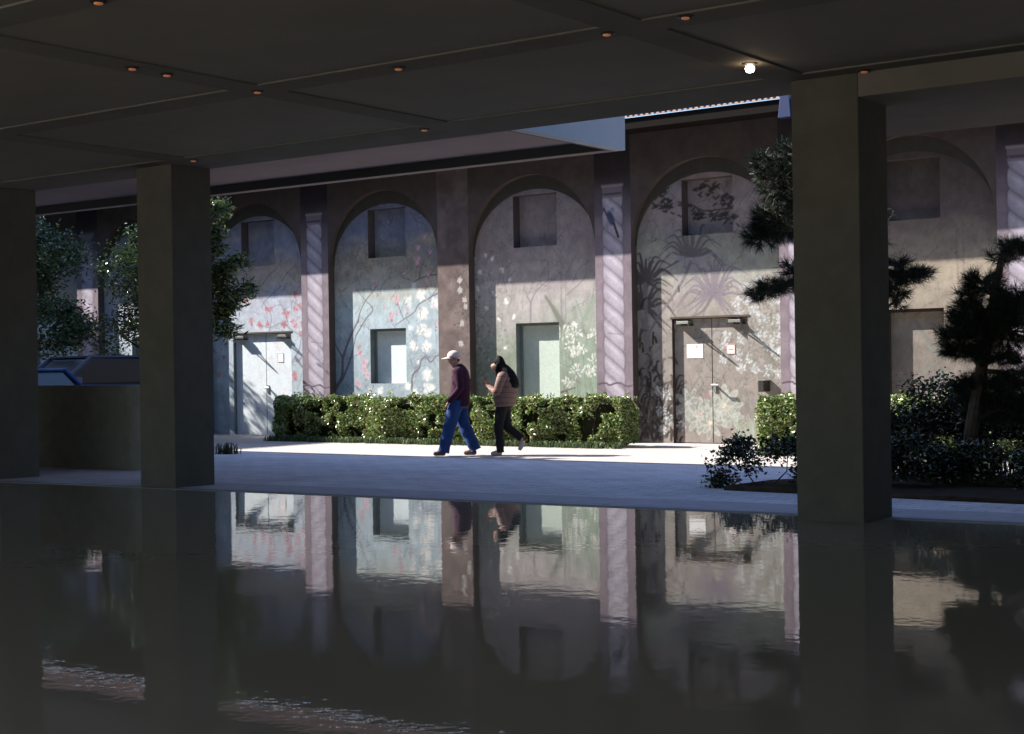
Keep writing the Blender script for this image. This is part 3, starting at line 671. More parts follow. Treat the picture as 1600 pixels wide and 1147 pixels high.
for b_ in range(8):
    x0, x1 = CENT[b_] + PW, CENT[b_ + 1] - PW; xc = (x0 + x1) / 2
    ox0, ox1, oz0, oz1, dep, kd = openings[b_]
    n0, n1, nz0, nz1 = xc - .52, xc + .50, 3.72, 4.72
    st = .016 if 2 <= b_ <= 5 else (.022 if b_ == 6 else .09)
    xs = seg(x0 - .02, x1 + .02, [ox0, ox1, n0, n1], st); zs = seg(0, 5.12, [oz0, oz1, nz0, nz1], st)
    o = painted_grid('mural_panel', bld, xs, zs, RC, CA, holes=[(ox0, ox1, oz0, oz1), (n0, n1, nz0, nz1)])
    if b_ in mlabel: o['label'] = mlabel[b_]
    # niche
    d2 = .22
    ni = painted_grid('niche', bld, seg(n0, n1, [], st), seg(nz0, nz1, [], st), RC + d2, CA)
    mb = MB(); reveal(mb, n0, n1, nz0, nz1, RC, RC + d2); P2 = mb.build('niche_reveal', M_REVEALN, ni); P2.matrix_parent_inverse = Matrix.Translation((17, -W, 0)).copy() if False else Matrix()
    # opening
    tint = {2: (.90, .95, .97, .62), 3: (.86, .93, .95, .72), 4: (.74, .84, .76, .62)}.get(b_)
    mb = MB(); reveal(mb, ox0, ox1, oz0, oz1, RC, RC + dep, kd != 'door' and oz0 > 0)
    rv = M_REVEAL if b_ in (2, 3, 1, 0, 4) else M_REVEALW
    if kd == 'door':
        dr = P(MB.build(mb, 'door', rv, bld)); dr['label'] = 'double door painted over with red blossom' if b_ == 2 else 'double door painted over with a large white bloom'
        lx0 = ox0 if b_ == 5 else ox0 + .05
        mid = {2: -24.28, 5: -13.19}[b_]
        for a, c in ((ox0 + .01, mid - .008), (mid + .008, ox1 - .01)):
            lf = painted_grid('leaf', None, seg(a, c, [], st), seg(.02, oz1 - .01, [], st), RC + dep - .012, CA, tint=tint); lf.parent = dr
        mb = MB(); mb.box(ox0, ox1, RC + dep, RC + dep + .02, 0, oz1); bk = mb.build('backing', M_FRAME, dr)
        mb = MB(); mb.box(ox0 - .03, ox1 + .03, RC - .012, RC + .03, oz1 + .002, oz1 + .035); mb.build('frame', M_FRAME, dr)
        if b_ == 2: mb = MB(); mb.box(ox0, ox1, RC - .004, RC + dep - .013, .003, .02); mb.build('threshold', M_METAL, dr)
        for i, (hx) in enumerate(((ox0 + .12, ox1 - .36))):
            cl = MB(); cl.box(hx, hx + .24, RC - .055, RC + dep - .013, oz1 - .10, oz1 - .045)
            co = cl.build('closer', M_METAL, dr, bevel=.006)
            ar = MB(); ar.tube([(hx + .20, RC - .05, oz1 - .11), (hx + .22, RC - .27, oz1 - .115), (hx + .10, RC - .04, oz1 - .125)], .015, 6)
            ar.build('closer_arm', M_DARK, co)
            ar = MB(); ar.box(hx - .03, hx + .28, RC - .075, RC + dep - .014, oz1 - .13, oz1 - .103); ar.build('bracket', M_DARK, co)
        hd = MB(); hz = 1.05
        hd.box(mid + .03, mid + .075, RC + dep - .03, RC + dep - .013, hz - .13, hz + .05); hd.tube([(mid + .05, RC + dep - .02, hz), (mid + .05, RC + dep - .13, hz), (mid + .18, RC + dep - .135, hz)], .020, 8)
        hd.lathe([(.02, 0), (.02, -.02)], mid + .055, RC + dep - .013, hz - .085, 12, 'y')
        hd.build('handle', M_METAL, dr, bevel=0)
    else:
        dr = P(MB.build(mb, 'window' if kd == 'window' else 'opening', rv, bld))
        pn = painted_grid('shutter', None, seg(ox0, ox1, [], st), seg(oz0, oz1, [], st), RC + dep, CA, tint=tint); pn.parent = dr
        fr = MB()
        for a, c, e, f_ in ((ox0 + .0, ox0 + .06, oz0, oz1), (ox0 + .063, ox1, oz1 - .05, oz1)): fr.box(a, c, RC + dep - .03, RC + dep - .003, e, f_)
        fr.build('frame', M_REVEAL if b_ != 6 else M_REVEALW, dr)
    dr.matrix_parent_inverse = Matrix.Translation((17, -W, 0))
# niche reveals were parented before their parent moved: they share its frame
# pilasters
for k, c_ in enumerate(CENT):
    st = .015 if 3 <= k <= 8 else .08
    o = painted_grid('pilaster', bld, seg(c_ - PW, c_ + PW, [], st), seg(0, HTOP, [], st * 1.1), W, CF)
    o['label'] = 'plain mottled pier with white blossom' if k == 4 else ('lilac pier painted with a twisted rope column and a perched bird' if k == 5 else 'lilac pier painted with a twisted rope column')
    mb = MB()
    mb.add([(c_ - PW, W, 0), (c_ - PW, RC + .3, 0), (c_ - PW, RC + .3, HTOP), (c_ - PW, W, HTOP)], [(0, 1, 2, 3)])
    mb.add([(c_ + PW, W, 0), (c_ + PW, RC + .3, 0), (c_ + PW, RC + .3, HTOP), (c_ + PW, W, HTOP)], [(3, 2, 1, 0)])
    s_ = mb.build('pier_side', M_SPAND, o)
# arches
for b_ in range(8):
    x0, x1 = CENT[b_] + PW, CENT[b_ + 1] - PW; xc = (x0 + x1) / 2; rx = (x1 - x0) / 2; rz = 1.48
    n = 64; ang = [math.pi - math.pi * i / n for i in range(n + 1)]
    pts = [(xc + rx * math.cos(a), SPR + rz * math.sin(a)) for a in ang]
    mb = MB(); V = []; Fc = []
    for i, (x, z) in enumerate(pts):
        V += [(x, W + .002, z), (x, W + .002, HTOP), (x, RC - .001, z)]
    for i in range(n):
        a, c = i * 3, (i + 1) * 3
        Fc += [(a, c, c + 1, a + 1), (a, a + 2, c + 2, c)]
    mb.add(V, Fc)
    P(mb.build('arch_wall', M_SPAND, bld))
    # the darker inner order of the arch
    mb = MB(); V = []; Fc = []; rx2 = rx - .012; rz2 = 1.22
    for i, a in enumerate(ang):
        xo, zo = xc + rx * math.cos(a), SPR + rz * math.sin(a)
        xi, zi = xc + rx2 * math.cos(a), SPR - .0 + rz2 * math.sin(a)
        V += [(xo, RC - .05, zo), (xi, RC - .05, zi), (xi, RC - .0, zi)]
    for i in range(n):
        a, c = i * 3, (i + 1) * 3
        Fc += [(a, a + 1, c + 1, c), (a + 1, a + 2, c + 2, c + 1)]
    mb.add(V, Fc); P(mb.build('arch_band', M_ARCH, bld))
# mass behind, eaves, roof
mb = MB(); mb.box(CENT[0] - 3, CENT[-1] + 3, RC + .45, 34, -.3, HTOP); P(mb.build('rear_block', M_DARKBACK, bld))
mb = MB(); mb.box(CENT[0] - 3, CENT[0] - PW, W, RC + .44, -.1, HTOP); mb.box(CENT[-1] + PW, CENT[-1] + 3, W, RC + .44, -.1, HTOP); P(mb.build('end_wall', M_DARKBACK, bld))
EY = W - .94
mb = MB(); mb.box(CENT[0] - 3.2, CENT[-1] + 3.2, EY + .02, 34, HTOP + .003, HTOP + .06); P(mb.build('eaves_board', M_GUTTER, bld))
mb = MB(); mb.box(CENT[0] - 3.2, CENT[-1] + 3.2, EY - .03, EY + .018, 5.54, 5.732); P(mb.build('gutter', M_GUTTER, bld))
# barrel tile roof: corrugated sheet of real thickness
per = .108; n = int((CENT[-1] + 3.2 - CENT[0] + 3.2) / per); xs = np.linspace(CENT[0] - 3.2, CENT[-1] + 3.2, n * 8 + 1)
wv = np.clip(np.sin(2 * np.pi * (xs - xs[0]) / per) + .15, 0, 1) ** .7 * .055
rows = []
slope = .60
for j, (yy, zz) in enumerate(((EY - .07, 5.735), (EY - .07, 5.74), (EY + 2.5, 5.74 + 2.57 * slope), (29, 5.74 + (29 - EY) * slope))):
    rows.append(np.stack([xs, np.full_like(xs, yy), zz + wv * (0 if j == 0 else 1)], -1))
V = np.concatenate(rows); m_ = len(xs); idx = np.arange(4 * m_).reshape(4, m_)
F4 = np.stack([idx[:-1, :-1], idx[:-1, 1:], idx[1:, 1:], idx[1:, :-1]], -1).reshape(-1, 4)
P(fast_mesh('tiled_roof', V, F4, M_TILE, bld, False))
P(fast_mesh('tile_edge', np.concatenate([V[:m_], V[m_:2 * m_], V[m_:2 * m_] + np.array([0, .03, .0])]) + np.array([0, -.004, .004]), F4[:2 * (m_ - 1)], M_TILEEDGE, bld, False))
# rainwater hopper at the gutter
mb = MB(); hx = -11.08
mb.add([(hx - .05, EY - .15, 5.80), (hx + .10, EY - .15, 5.80), (hx + .10, EY - .035, 5.80), (hx - .05, EY - .035, 5.80),
        (hx - .09, EY - .17, 5.40), (hx + .14, EY - .17, 5.40), (hx + .14, EY - .035, 5.40), (hx - .09, EY - .035, 5.40)],
       [(0, 1, 2, 3), (4, 7, 6, 5), (0, 4, 5, 1), (1, 5, 6, 2), (2, 6, 7, 3), (3, 7, 4, 0)])
P(mb.build('rain_hopper', M_HOPPER, bld, bevel=.008))

# notices and the box on the wall
def notice(x, z, wd, h, Y, label, marks):
    t = empty('notice', (x, Y, z), 0, label, 'notice')
    mb = MB(); mb.box(0, wd, -.004, -.001, 0, h); mb.build('sheet', M_PAPER, t)
    mb = MB()
    for (a, b, c, d) in marks: mb.box(a, b, -.006, -.0045, c, d)
    mb.build('print', M_RED, t)
dY = RC + .085 - .013
notice(-13.70, 1.53, .33, .25, dY, 'blank looking white paper notice on the left leaf of the door with the big bloom', [(.19, .215, .19, .22), (.19, .20, .05, .06)])
notice(-12.90, 1.59, .17, .17, dY, 'small square notice with a red border on the right leaf of the bloom door', [(.0, .17, .0, .012), (.0, .17, .158, .17), (.0, .012, .013, .157), (.158, .17, .013, .157), (.04, .07, .075, .095), (.075, .10, .075, .095), (.105, .13, .075, .095)])
notice(-23.93, 1.60, .18, .20, RC + .09 - .013, 'small pale notice on the door with red blossoms', [(.0, .18, .0, .008), (.0, .18, .192, .20), (.0, .008, .009, .191), (.172, .18, .009, .191)])
t = empty('call_box', (-12.10, RC, .93), 0, 'black box fixed to the wall right of the bloom door', 'wall box')
mb = MB(); mb.box(-.04, .07, -.24, -.001, 0, .19); mb.build('case', M_DARK, t, bevel=.01)
mb = MB(); mb.box(-.045, .075, -.245, -.001, .193, .205); mb.build('cover', M_METAL, t)

# ------------------------------------------------------------------ foliage
def leaf_mesh(name, C, size, asp, mat_, cols, parent=None, up=.3, ndir=None, fold=.25, rng=RNG, var=.35):
    """C: centres (n,3). each leaf: a folded diamond of four corners (two faces)"""
    n = len(C); d = rng.normal(size=(n, 3)); d[:, 2] = d[:, 2] * .6 - (.0)
    d /= np.linalg.norm(d, axis=1)[:, None]
    nn_ = rng.normal(size=(n, 3)); nn_[:, 2] += up * 3
    if ndir is not None: nn_ += ndir
    s_ = np.cross(d, nn_); s_ /= np.linalg.norm(s_, axis=1)[:, None] + 1e-9
    nn_ = np.cross(s_, d)
    L_ = (size * rng.uniform(1 - var, 1 + var, n))[:, None]; Wd = L_ * asp
    a = C - d * L_ * .5; b = C + s_ * Wd * .5 + nn_ * Wd * fold; c = C + d * L_ * .5; e = C - s_ * Wd * .5 + nn_ * Wd * fold
    V = np.stack([a, b, c, e], 1).reshape(-1, 3)
    i = np.arange(n) * 4
    Fc = np.concatenate([np.stack([i, i + 1, i + 2], -1), np.stack([i, i + 2, i + 3], -1)])
    cc = np.array(cols)[rng.integers(0, len(cols), n)] * rng.uniform(.7, 1.3, (n, 1))
    return fast_mesh(name, V, Fc, mat_, parent, False, np.repeat(cc, 4, 0))
GREENS = [(.035, .065, .015), (.05, .085, .02), (.025, .05, .014), (.07, .11, .025), (.045, .07, .02)]
LITG = GREENS + [(.14, .20, .045), (.16, .19, .06), (.11, .17, .04)]
HEDG = [(.18, .27, .06), (.24, .34, .09), (.06, .11, .03), (.36, .46, .15), (.26, .36, .11), (.52, .55, .34), (.14, .22, .06), (.06, .10, .03), (.20, .30, .07), (.30, .20, .10)]
def hedge(name, x0, x1, y0, y1, h, n, label, skew=0, seed=1):
    rng = np.random.default_rng(seed)
    t = empty(name, ((x0 + x1) / 2, (y0 + y1) / 2, 0), 0, label, 'hedge')
    cx, cy = t.location.x, t.location.y
    # positions biased to the shell
    nf, ntp, ni, ne = int(n * .42), int(n * .32), int(n * .16), int(n * .10)
    def wob(x, z): return .07 * np.sin(x * 2.1 + 1) + .05 * np.sin(x * 5.3) + .04 * np.sin(z * 9 + x * 3)
    X = rng.uniform(x0, x1, nf); Z = rng.uniform(.05, h, nf); Y = y0 + wob(X, Z) + np.abs(rng.normal(0, .06, nf)) + .10 * np.clip((Z - h + .15) / .15, 0, 1) ** 2 + .10 * np.clip((.3 - Z) / .3, 0, 1)
    A = np.stack([X, Y, Z], -1)
    X = rng.uniform(x0, x1, ntp); Y = rng.uniform(y0 + .05, y1, ntp); Z = h - np.abs(rng.normal(0, .05, ntp)) + .03 * np.sin(X * 3.3) + .02 * np.sin(X * 9 + Y * 7)
    B = np.stack([X, Y, Z], -1)
    Cc = np.stack([rng.uniform(x0 + .1, x1 - .1, ni), rng.uniform(y0 + .1, y1, ni), rng.uniform(.1, h - .05, ni)], -1)
    E = np.stack([np.where(rng.random(ne) < .5, x0 + np.abs(rng.normal(0, .05, ne)), x1 - np.abs(rng.normal(0, .05, ne))), rng.uniform(y0 + .05, y1, ne), rng.uniform(.08, h, ne)], -1)
    # young shoots above the clipped top
    ns = int((x1 - x0) * 9); Sx = rng.uniform(x0, x1, ns); Sy = rng.uniform(y0 + .05, y1, ns); Sh = rng.uniform(.03, .13, ns)
    D = []
    for a, b, hh in zip(Sx, Sy, Sh):
        k = int(hh * 120) + 3; D.append(np.stack([a + rng.normal(0, .02, k), b + rng.normal(0, .02, k), h + rng.uniform(-.04, hh, k)], -1))
    allp = np.concatenate([A, B, Cc, E] + D) - np.array([cx, cy, 0])
    gap = fbm(allp[:, 0] * 1.0, allp[:, 2] + allp[:, 1] * .7, 4.5, seed + 50, 2)
    allp = allp[gap > .34]
    leaf_mesh('foliage', allp, .058, .58, M_LEAF, HEDG, t, up=.10, rng=rng)
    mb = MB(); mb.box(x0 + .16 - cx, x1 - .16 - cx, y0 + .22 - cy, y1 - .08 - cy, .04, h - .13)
    st = mb; r_ = random.Random(seed)
    for i in range(int((x1 - x0) * 7)):
        a = r_.uniform(x0 + .1, x1 - .1) - cx; b = r_.uniform(y0 + .12, y0 + .3) - cy
        st.tube([(a, b + .1, -.02), (a + r_.uniform(-.06, .06), b, h * .35), (a + r_.uniform(-.15, .15), b + r_.uniform(-.05, .1), h * .85)], [.012, .009, .004], 5, mi=1)
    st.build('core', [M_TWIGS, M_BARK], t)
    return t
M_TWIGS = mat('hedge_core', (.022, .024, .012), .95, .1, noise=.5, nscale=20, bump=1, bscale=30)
hedge('hedge', -22.2, -13.95, 22.22, 22.85, .87, 78000, 'long clipped green hedge below the magnolia window behind the two people', seed=3)
hedge('hedge', -10.98, -4.5, 21.45, 22.5, .88, 42000, 'clipped green hedge right of the bloom door, partly hidden by the right pillar', seed=9)

def blades(name, P0, hgt, mat_, cols, parent=None, wd=.008, lean=.6, seed=1, per=10, spread=.04):
    rng = np.random.default_rng(seed); n = len(P0) * per
    base = np.repeat(P0, per, 0) + np.concatenate([rng.normal(0, spread, (n, 2)), np.zeros((n, 1))], 1)
    a = rng.uniform(0, 6.283, n); L_ = hgt * rng.uniform(.5, 1.15, n); le = lean * rng.uniform(.2, 1.2, n)
    dx, dy = np.cos(a), np.sin(a)
    sx, sy = -dy * wd, dx * wd
    pts = []
    for f_, z_, o_, w_ in ((0, 0, 0, 1), (.5, .62, .28, .9), (.8, .85, .62, .6), (1, .80, 1, .05)):
        cx = base[:, 0] + dx * L_ * le * o_; cy = base[:, 1] + dy * L_ * le * o_; cz = base[:, 2] + L_ * z_
        pts += [np.stack([cx - sx * w_, cy - sy * w_, cz], -1), np.stack([cx + sx * w_, cy + sy * w_, cz], -1)]
    V = np.stack(pts, 1).reshape(-1, 3); i = np.arange(n) * 8
    Fc = np.concatenate([np.stack([i + k, i + k + 1, i + k + 3, i + k + 2], -1) for k in (0, 2, 4)])
    cc = np.repeat(np.array(cols)[rng.integers(0, len(cols), n)] * rng.uniform(.7, 1.3, (n, 1)), 8, 0)
    return fast_mesh(name, V, Fc, mat_, parent, False, cc)
GC = [(.07, .12, .04), (.10, .15, .06), (.05, .09, .03), (.14, .17, .08)]
rg = np.random.default_rng(5)
n = 330; Xg = rg.uniform(-22.2, -13.9, n)
P0 = np.stack([Xg, 22.12 + rg.normal(0, .05, n), np.zeros(n)], -1)
n = 120; P1 = np.stack([rg.uniform(-11.0, -5, n), 21.35 + rg.normal(0, .05, n), np.zeros(n)], -1)
tag(blades('border_grass', np.concatenate([P0, P1]), .13, M_GRASS, GC, seed=4), 'strappy dark green border grass along the foot of the hedges', 'grass', kind='stuff')

def limb_tree(name, x, y, label, group, crowns, trunk_h, tr, nleaf, size, asp, cols=GREENS, seed=1, cat='tree', mat_=None, up=.1, sig=.16):
    rng = np.random.default_rng(seed); r_ = random.Random(seed)
    t = empty(name, (x, y, 0), 0, label, cat, group)
    mb = MB(); b0 = Vector((r_.uniform(-.05, .05), 0, trunk_h))
    mb.tube([(0, 0, -.1), (r_.uniform(-.05, .05), r_.uniform(-.05, .05), trunk_h * .5), tuple(b0)], [tr, tr * .8, tr * .7], 9)
    L_ = []
    for (cx, cy, cz, rx, ry, rz) in crowns:
        c = Vector((cx - x, cy - y, cz)); mid = (b0 + c) / 2 + Vector((r_.uniform(-.15, .15), r_.uniform(-.15, .15), -.1))
        mb.tube([tuple(b0 - Vector((0, 0, .15))), tuple(mid), tuple(c)], [tr * .6, tr * .35, tr * .18], 7)
        vol = rx * ry * rz; k = max(4, int(16 * vol ** .6 + 5))
        for j in range(k):
            v = Vector((r_.gauss(0, 1), r_.gauss(0, 1), r_.gauss(0, 1))).normalized() * r_.uniform(.45, 1)
            e = c + Vector((v.x * rx, v.y * ry, v.z * rz))
            if j % 2 == 0: mb.tube([tuple(c), tuple((c + e) / 2 + Vector((0, 0, .04))), tuple(e)], [tr * .16, tr * .1, tr * .04], 5, cap=False)
            L_.append((e, .6 + .4 * r_.random(), vol))
    mb.build('trunk', M_BARK, t)
    wts = np.array([q_[1] * q_[2] ** .4 for q_ in L_]); wts /= wts.sum(); cnt = (wts * nleaf).astype(int)
    pts = [np.array(e[0])[None, :] + rng.normal(0, sig * (.7 + .6 * e[1]), (k_, 3)) * np.array([1, 1, .75]) for e, k_ in zip(L_, cnt) if k_ > 0]
    leaf_mesh('crown', np.concatenate(pts), size, asp, mat_ or M_LEAF, cols, t, up=up, rng=rng)
    return t
YA = 17.4
def wq(x, y, rx, ry, rz, Y=YA): a = onY(x, y, Y); return (a[0], Y, a[1], rx, ry, rz)
limb_tree('leafy_tree', -20.3, 17.6, 'leafy tree with long drooping leaves standing behind the left pillar, its top in the sun', None,
          [wq(334, 328, .14, .2, .10), wq(330, 358, .12, .2, .12), wq(333, 392, .12, .2, .10), wq(366, 412, .16, .2, .05), wq(350, 442, .26, .3, .20), wq(372, 455, .10, .2, .12), wq(342, 480, .26, .3, .20), wq(350, 512, .14, .2, .12),
           wq(285, 360, .38, .4, .5), wq(285, 460, .4, .4, .6)], 1.9, .06, 7000, .13, .26, LITG, seed=21, up=.0, sig=.075)
limb_tree('leafy_tree', -27.6, 20.3, 'dark leafy tree beside the parked cars, nearest of the trees on the far left', 'trees on the far left',
          [(-27.4, 20.2, 3.9, 1.2, 1.0, .8), (-28.2, 20.4, 2.9, .9, .8, .6), (-26.5, 20.4, 2.6, .7, .7, .8)], 2.0, .11, 12000, .11, .38, GREENS, seed=31)
limb_tree('leafy_tree', -30.8, 21.4, 'tall leafy tree against the far end of the mural wall on the left', 'trees on the far left',
          [(-30.6, 21.4, 4.6, 1.3, 1.1, 1.0), (-31.4, 21.2, 3.3, 1.0, .9, .8), (-29.9, 21.8, 3.1, .8, .8, .7)], 2.2, .12, 13000, .12, .38, GREENS, seed=32)
limb_tree('leafy_tree', -25.6, 21.9, 'slender tree with dark leaves by the wall just left of the left pillar', 'trees on the far left',
          [(-26.0, 21.9, 3.5, .7, .7, 1.1), (-26.3, 21.8, 2.2, .5, .5, .6)], 2.0, .07, 5000, .10, .4, GREENS, seed=33)

# pines
def pine(name, x, y, pts, pads, label, seed=1):
    rng = np.random.default_rng(seed); r_ = random.Random(seed)
    t = empty(name, (x, y, 0), 0, label, 'pine tree', 'pine trees by the pool')
    org = Vector((x, y, 0)); mb = MB()
    tp = [Vector(p) - org for p in pts]; mb.tube([tuple(p) for p in tp], [.085 - .055 * i / (len(tp) - 1) for i in range(len(tp))], 9)
    tips = []
    for (cx, cy, cz, rx, ry, rz, k) in pads:
        c = Vector((cx, cy, cz)) - org
        a = min(tp, key=lambda p: (p - c).length + max(0, p.z - c.z) * .5)
        mb.tube([tuple(a), tuple((a + c) / 2 + Vector((0, 0, .06))), tuple(c)], [.032, .024, .014], 6)
        for j in range(k):
            v = Vector((r_.uniform(-1, 1), r_.uniform(-1, 1), r_.uniform(-1, 1)))
            if v.length > 1: v.normalize()
            e = c + Vector((v.x * rx, v.y * ry, v.z * rz)); tips.append((e, (e - c + Vector((0, 0, .06)))))
            if j % 2 == 0: mb.tube([tuple(c + (e - c) * .1), tuple((c + e) / 2 + Vector((0, 0, .02))), tuple(e)], [.009, .007, .004], 4, cap=False)
    mb.build('trunk', M_BARK, t)
    nn_ = 46; E = np.array([tuple(e) for e, d in tips]); D = np.array([tuple(d.normalized()) for e, d in tips])
    B = np.repeat(E, nn_, 0) - np.repeat(D, nn_, 0) * rng.uniform(0, .10, (len(E) * nn_, 1)); Dd = np.repeat(D, nn_, 0) * .75 + rng.normal(0, .55, (len(E) * nn_, 3))
    Dd /= np.linalg.norm(Dd, axis=1)[:, None]; L_ = rng.uniform(.08, .135, (len(Dd), 1))
    sd_ = np.cross(Dd, rng.normal(size=Dd.shape)); sd_ /= np.linalg.norm(sd_, axis=1)[:, None]
    V = np.stack([B - sd_ * .0024, B + sd_ * .0024, B + Dd * L_ + sd_ * .0008, B + Dd * L_ - sd_ * .0008], 1).reshape(-1, 3)
    i = np.arange(len(B)) * 4; cc = np.repeat(np.array([(.016, .026, .011), (.022, .032, .014), (.013, .02, .01)])[rng.integers(0, 3, len(B))], 4, 0)
    fast_mesh('crown', V, np.stack([i, i + 1, i + 2, i + 3], -1), M_NEEDLE, t, False, cc)
    return t
def wp(x, y, Y): a = onY(x, y, Y); return (a[0], Y, a[1])
Yp = 16.6
pads = []
def pad(x, y, rx, rz, k, Y=Yp, ry=.3): a = wp(x, y, Y); sc_ = (Y / 10000) * 6.2; pads.append((a[0], Y, a[2], rx * .0085, ry, rz * .0075, k))
pad(1225, 445, 38, 15, 60); pad(1198, 452, 22, 12, 34); pad(1240, 420, 22, 14, 30); pad(1183, 462, 12, 8, 14)
pad(1215, 345, 38, 34, 110); pad(1190, 370, 22, 22, 44); pad(1225, 290, 38, 36, 110); pad(1208, 255, 32, 24, 60); pad(1245, 240, 30, 30, 50)
pad(1415, 430, 32, 12, 50); pad(1395, 450, 22, 18, 40); pad(1440, 425, 14, 8, 16); pad(1400, 470, 12, 18, 16); pad(1405, 412, 18, 8, 20); pad(1330, 360, 60, 40, 60)
p0 = wp(1318, 745, Yp); p0 = (p0[0], Yp, -.05)
pine('pine_tree', p0[0], Yp, [p0, wp(1312, 640, Yp), wp(1322, 540, Yp), wp(1305, 440, Yp), wp(1300, 340, Yp), wp(1270, 270, Yp)], pads, 'dark long needled pine whose trunk is hidden behind the right pillar', seed=5)
pads = []
pad(1590, 388, 26, 14, 46); pad(1567, 398, 14, 14, 24); pad(1535, 440, 28, 14, 56); pad(1515, 462, 14, 10, 20); pad(1590, 470, 36, 26, 100); pad(1540, 490, 50, 26, 140); pad(1515, 505, 30, 22, 70); pad(1500, 530, 24, 20, 46); pad(1570, 520, 44, 26, 120)
pad(1510, 548, 34, 10, 56); pad(1560, 560, 34, 10, 50); pad(1595, 600, 30, 28, 80); pad(1545, 605, 40, 26, 100); pad(1510, 610, 18, 18, 30); pad(1590, 640, 40, 24, 80); pad(1540, 640, 34, 16, 60); pad(1480, 520, 10, 12, 10)
p0 = wp(1505, 745, 16.2); p0 = (p0[0], 16.2, -.05)
pine('pine_tree', p0[0], 16.2, [p0, wp(1520, 660, 16.3), wp(1533, 580, Yp), wp(1545, 520, Yp), wp(1554, 460, Yp), wp(1564, 410, Yp), wp(1585, 375, Yp)], pads, 'dark leaning pine at the right edge in front of the rope column', seed=6)

# planting bed and low shrubs by the pool
bed = MB(); bv = [(-7.95, 14.75), (-3, 14.35), (3, 14.6), (3, 17.6), (-4, 17.9), (-6.8, 17.3), (-7.9, 15.8)]
nb = len(bv); bed.add([(x, y, -.1) for x, y in bv] + [(x, y, .10) for x, y in bv], [tuple(range(nb))[::-1], tuple(range(nb, 2 * nb))] + [(i, (i + 1) % nb, nb + (i + 1) % nb, nb + i) for i in range(nb)])
tag(bed.build('planting_bed', M_SOIL), kind='structure')
def shrub(x, y, crowns, label, n, size, seed, asp=.5, sig=.07):
    return limb_tree('low_shrub', x, y, label, 'low shrubs in the bed by the pool', crowns, .12, .02, n, size, asp, [(.020, .034, .012), (.03, .045, .015), (.016, .026, .011)], seed=seed, cat='shrub', sig=sig)
shrub(-7.75, 15.3, [(-7.45, 15.3, .55, .40, .35, .10), (-8.0, 15.25, .42, .25, .3, .12), (-8.22, 15.2, .16, .10, .15, .10), (-7.0, 15.4, .45, .4, .3, .2)], 'spreading dark shrub arching over the paving just left of the right pillar', 5200, .055, 41)
shrub(-6.9, 15.2, [(-6.9, 15.2, .35, .45, .35, .22), (-6.5, 15.4, .6, .35, .3, .2)], 'rounded dark shrub at the foot of the right pillar', 4500, .055, 42)
shrub(-5.9, 15.9, [(-6.0, 15.9, .30, .5, .4, .16), (-5.5, 16.1, .35, .4, .3, .18)], 'low dark shrub just right of the right pillar', 4500, .055, 43)
shrub(-4.9, 15.8, [(-5.0, 15.9, .30, .5, .4, .18), (-4.5, 15.8, .38, .4, .4, .2)], 'low dark shrub at the right edge below the leaning pine', 4500, .055, 44)
limb_tree('low_shrub', -5.95, 17.2, 'upright dark bush between the right pillar and the leaning pine, in front of the hedge', 'low shrubs in the bed by the pool',
          [(-6.25, 17.2, .8, .30, .3, .35), (-5.8, 17.1, .75, .45, .3, .35), (-5.2, 17.2, .8, .45, .3, .4), wq(1436, 612, .04, .08, .10, 17.2), wq(1478, 604, .14, .1, .03, 17.2), wq(1415, 668, .30, .25, .22, 17.2), wq(1460, 670, .30, .25, .25, 17.2), wq(1405, 700, .3, .25, .15, 17.2)], 
          .2, .03, 16000, .055, .5, [(.020, .034, .012), (.03, .045, .015), (.016, .026, .011)], seed=45, cat='shrub', sig=.09)
n = 150; P2 = np.stack([rg.uniform(-6.9, -3.2, n), rg.uniform(16.0, 17.4, n), np.full(n, .1)], -1)
tag(blades('bed_grass', P2, .42, M_GRASS, [(.04, .06, .025), (.05, .07, .03)], seed=8, wd=.006, lean=.7), 'dark grassy blades growing in the bed by the pool', 'grass', kind='stuff')
P3 = np.array([onY(345, 706, 18.2)[0], 18.2, 0])[None, :] + np.concatenate([rg.normal(0, .12, (10, 2)), np.zeros((10, 1))], 1)
gt = blades('grass_clump', P3, .22, M_GRASS, [(.05, .07, .03)], seed=12, per=14)
tag(gt, 'small dark grass clump on the paving beside the left pillar', 'grass clump')

# ------------------------------------------------------------------ low wall on the left
lw = MB(); Yw = 13.95; pr = []
x_end = -16.55; th = .42
prof = [(-30, Yw), (x_end - .2, Yw)] + [(x_end - .2 + .21 * math.sin(a), Yw + .21 - .21 * math.cos(a)) for a in [math.pi * i / 12 for i in range(13)]] + [(-30, Yw + th)]
nb = len(prof); hh = 1.25
lw.add([(x, y, 0.0) for x, y in prof] + [(x, y, hh) for x, y in prof], [tuple(range(nb))[::-1], tuple(range(nb, 2 * nb))] + [(i, (i + 1) % nb, nb + (i + 1) % nb, nb + i) for i in range(nb)])
tag(lw.build('low_wall', M_GRAN, bevel=.015), 'low dark polished wall with a rounded end in front of the parked cars', 'wall')

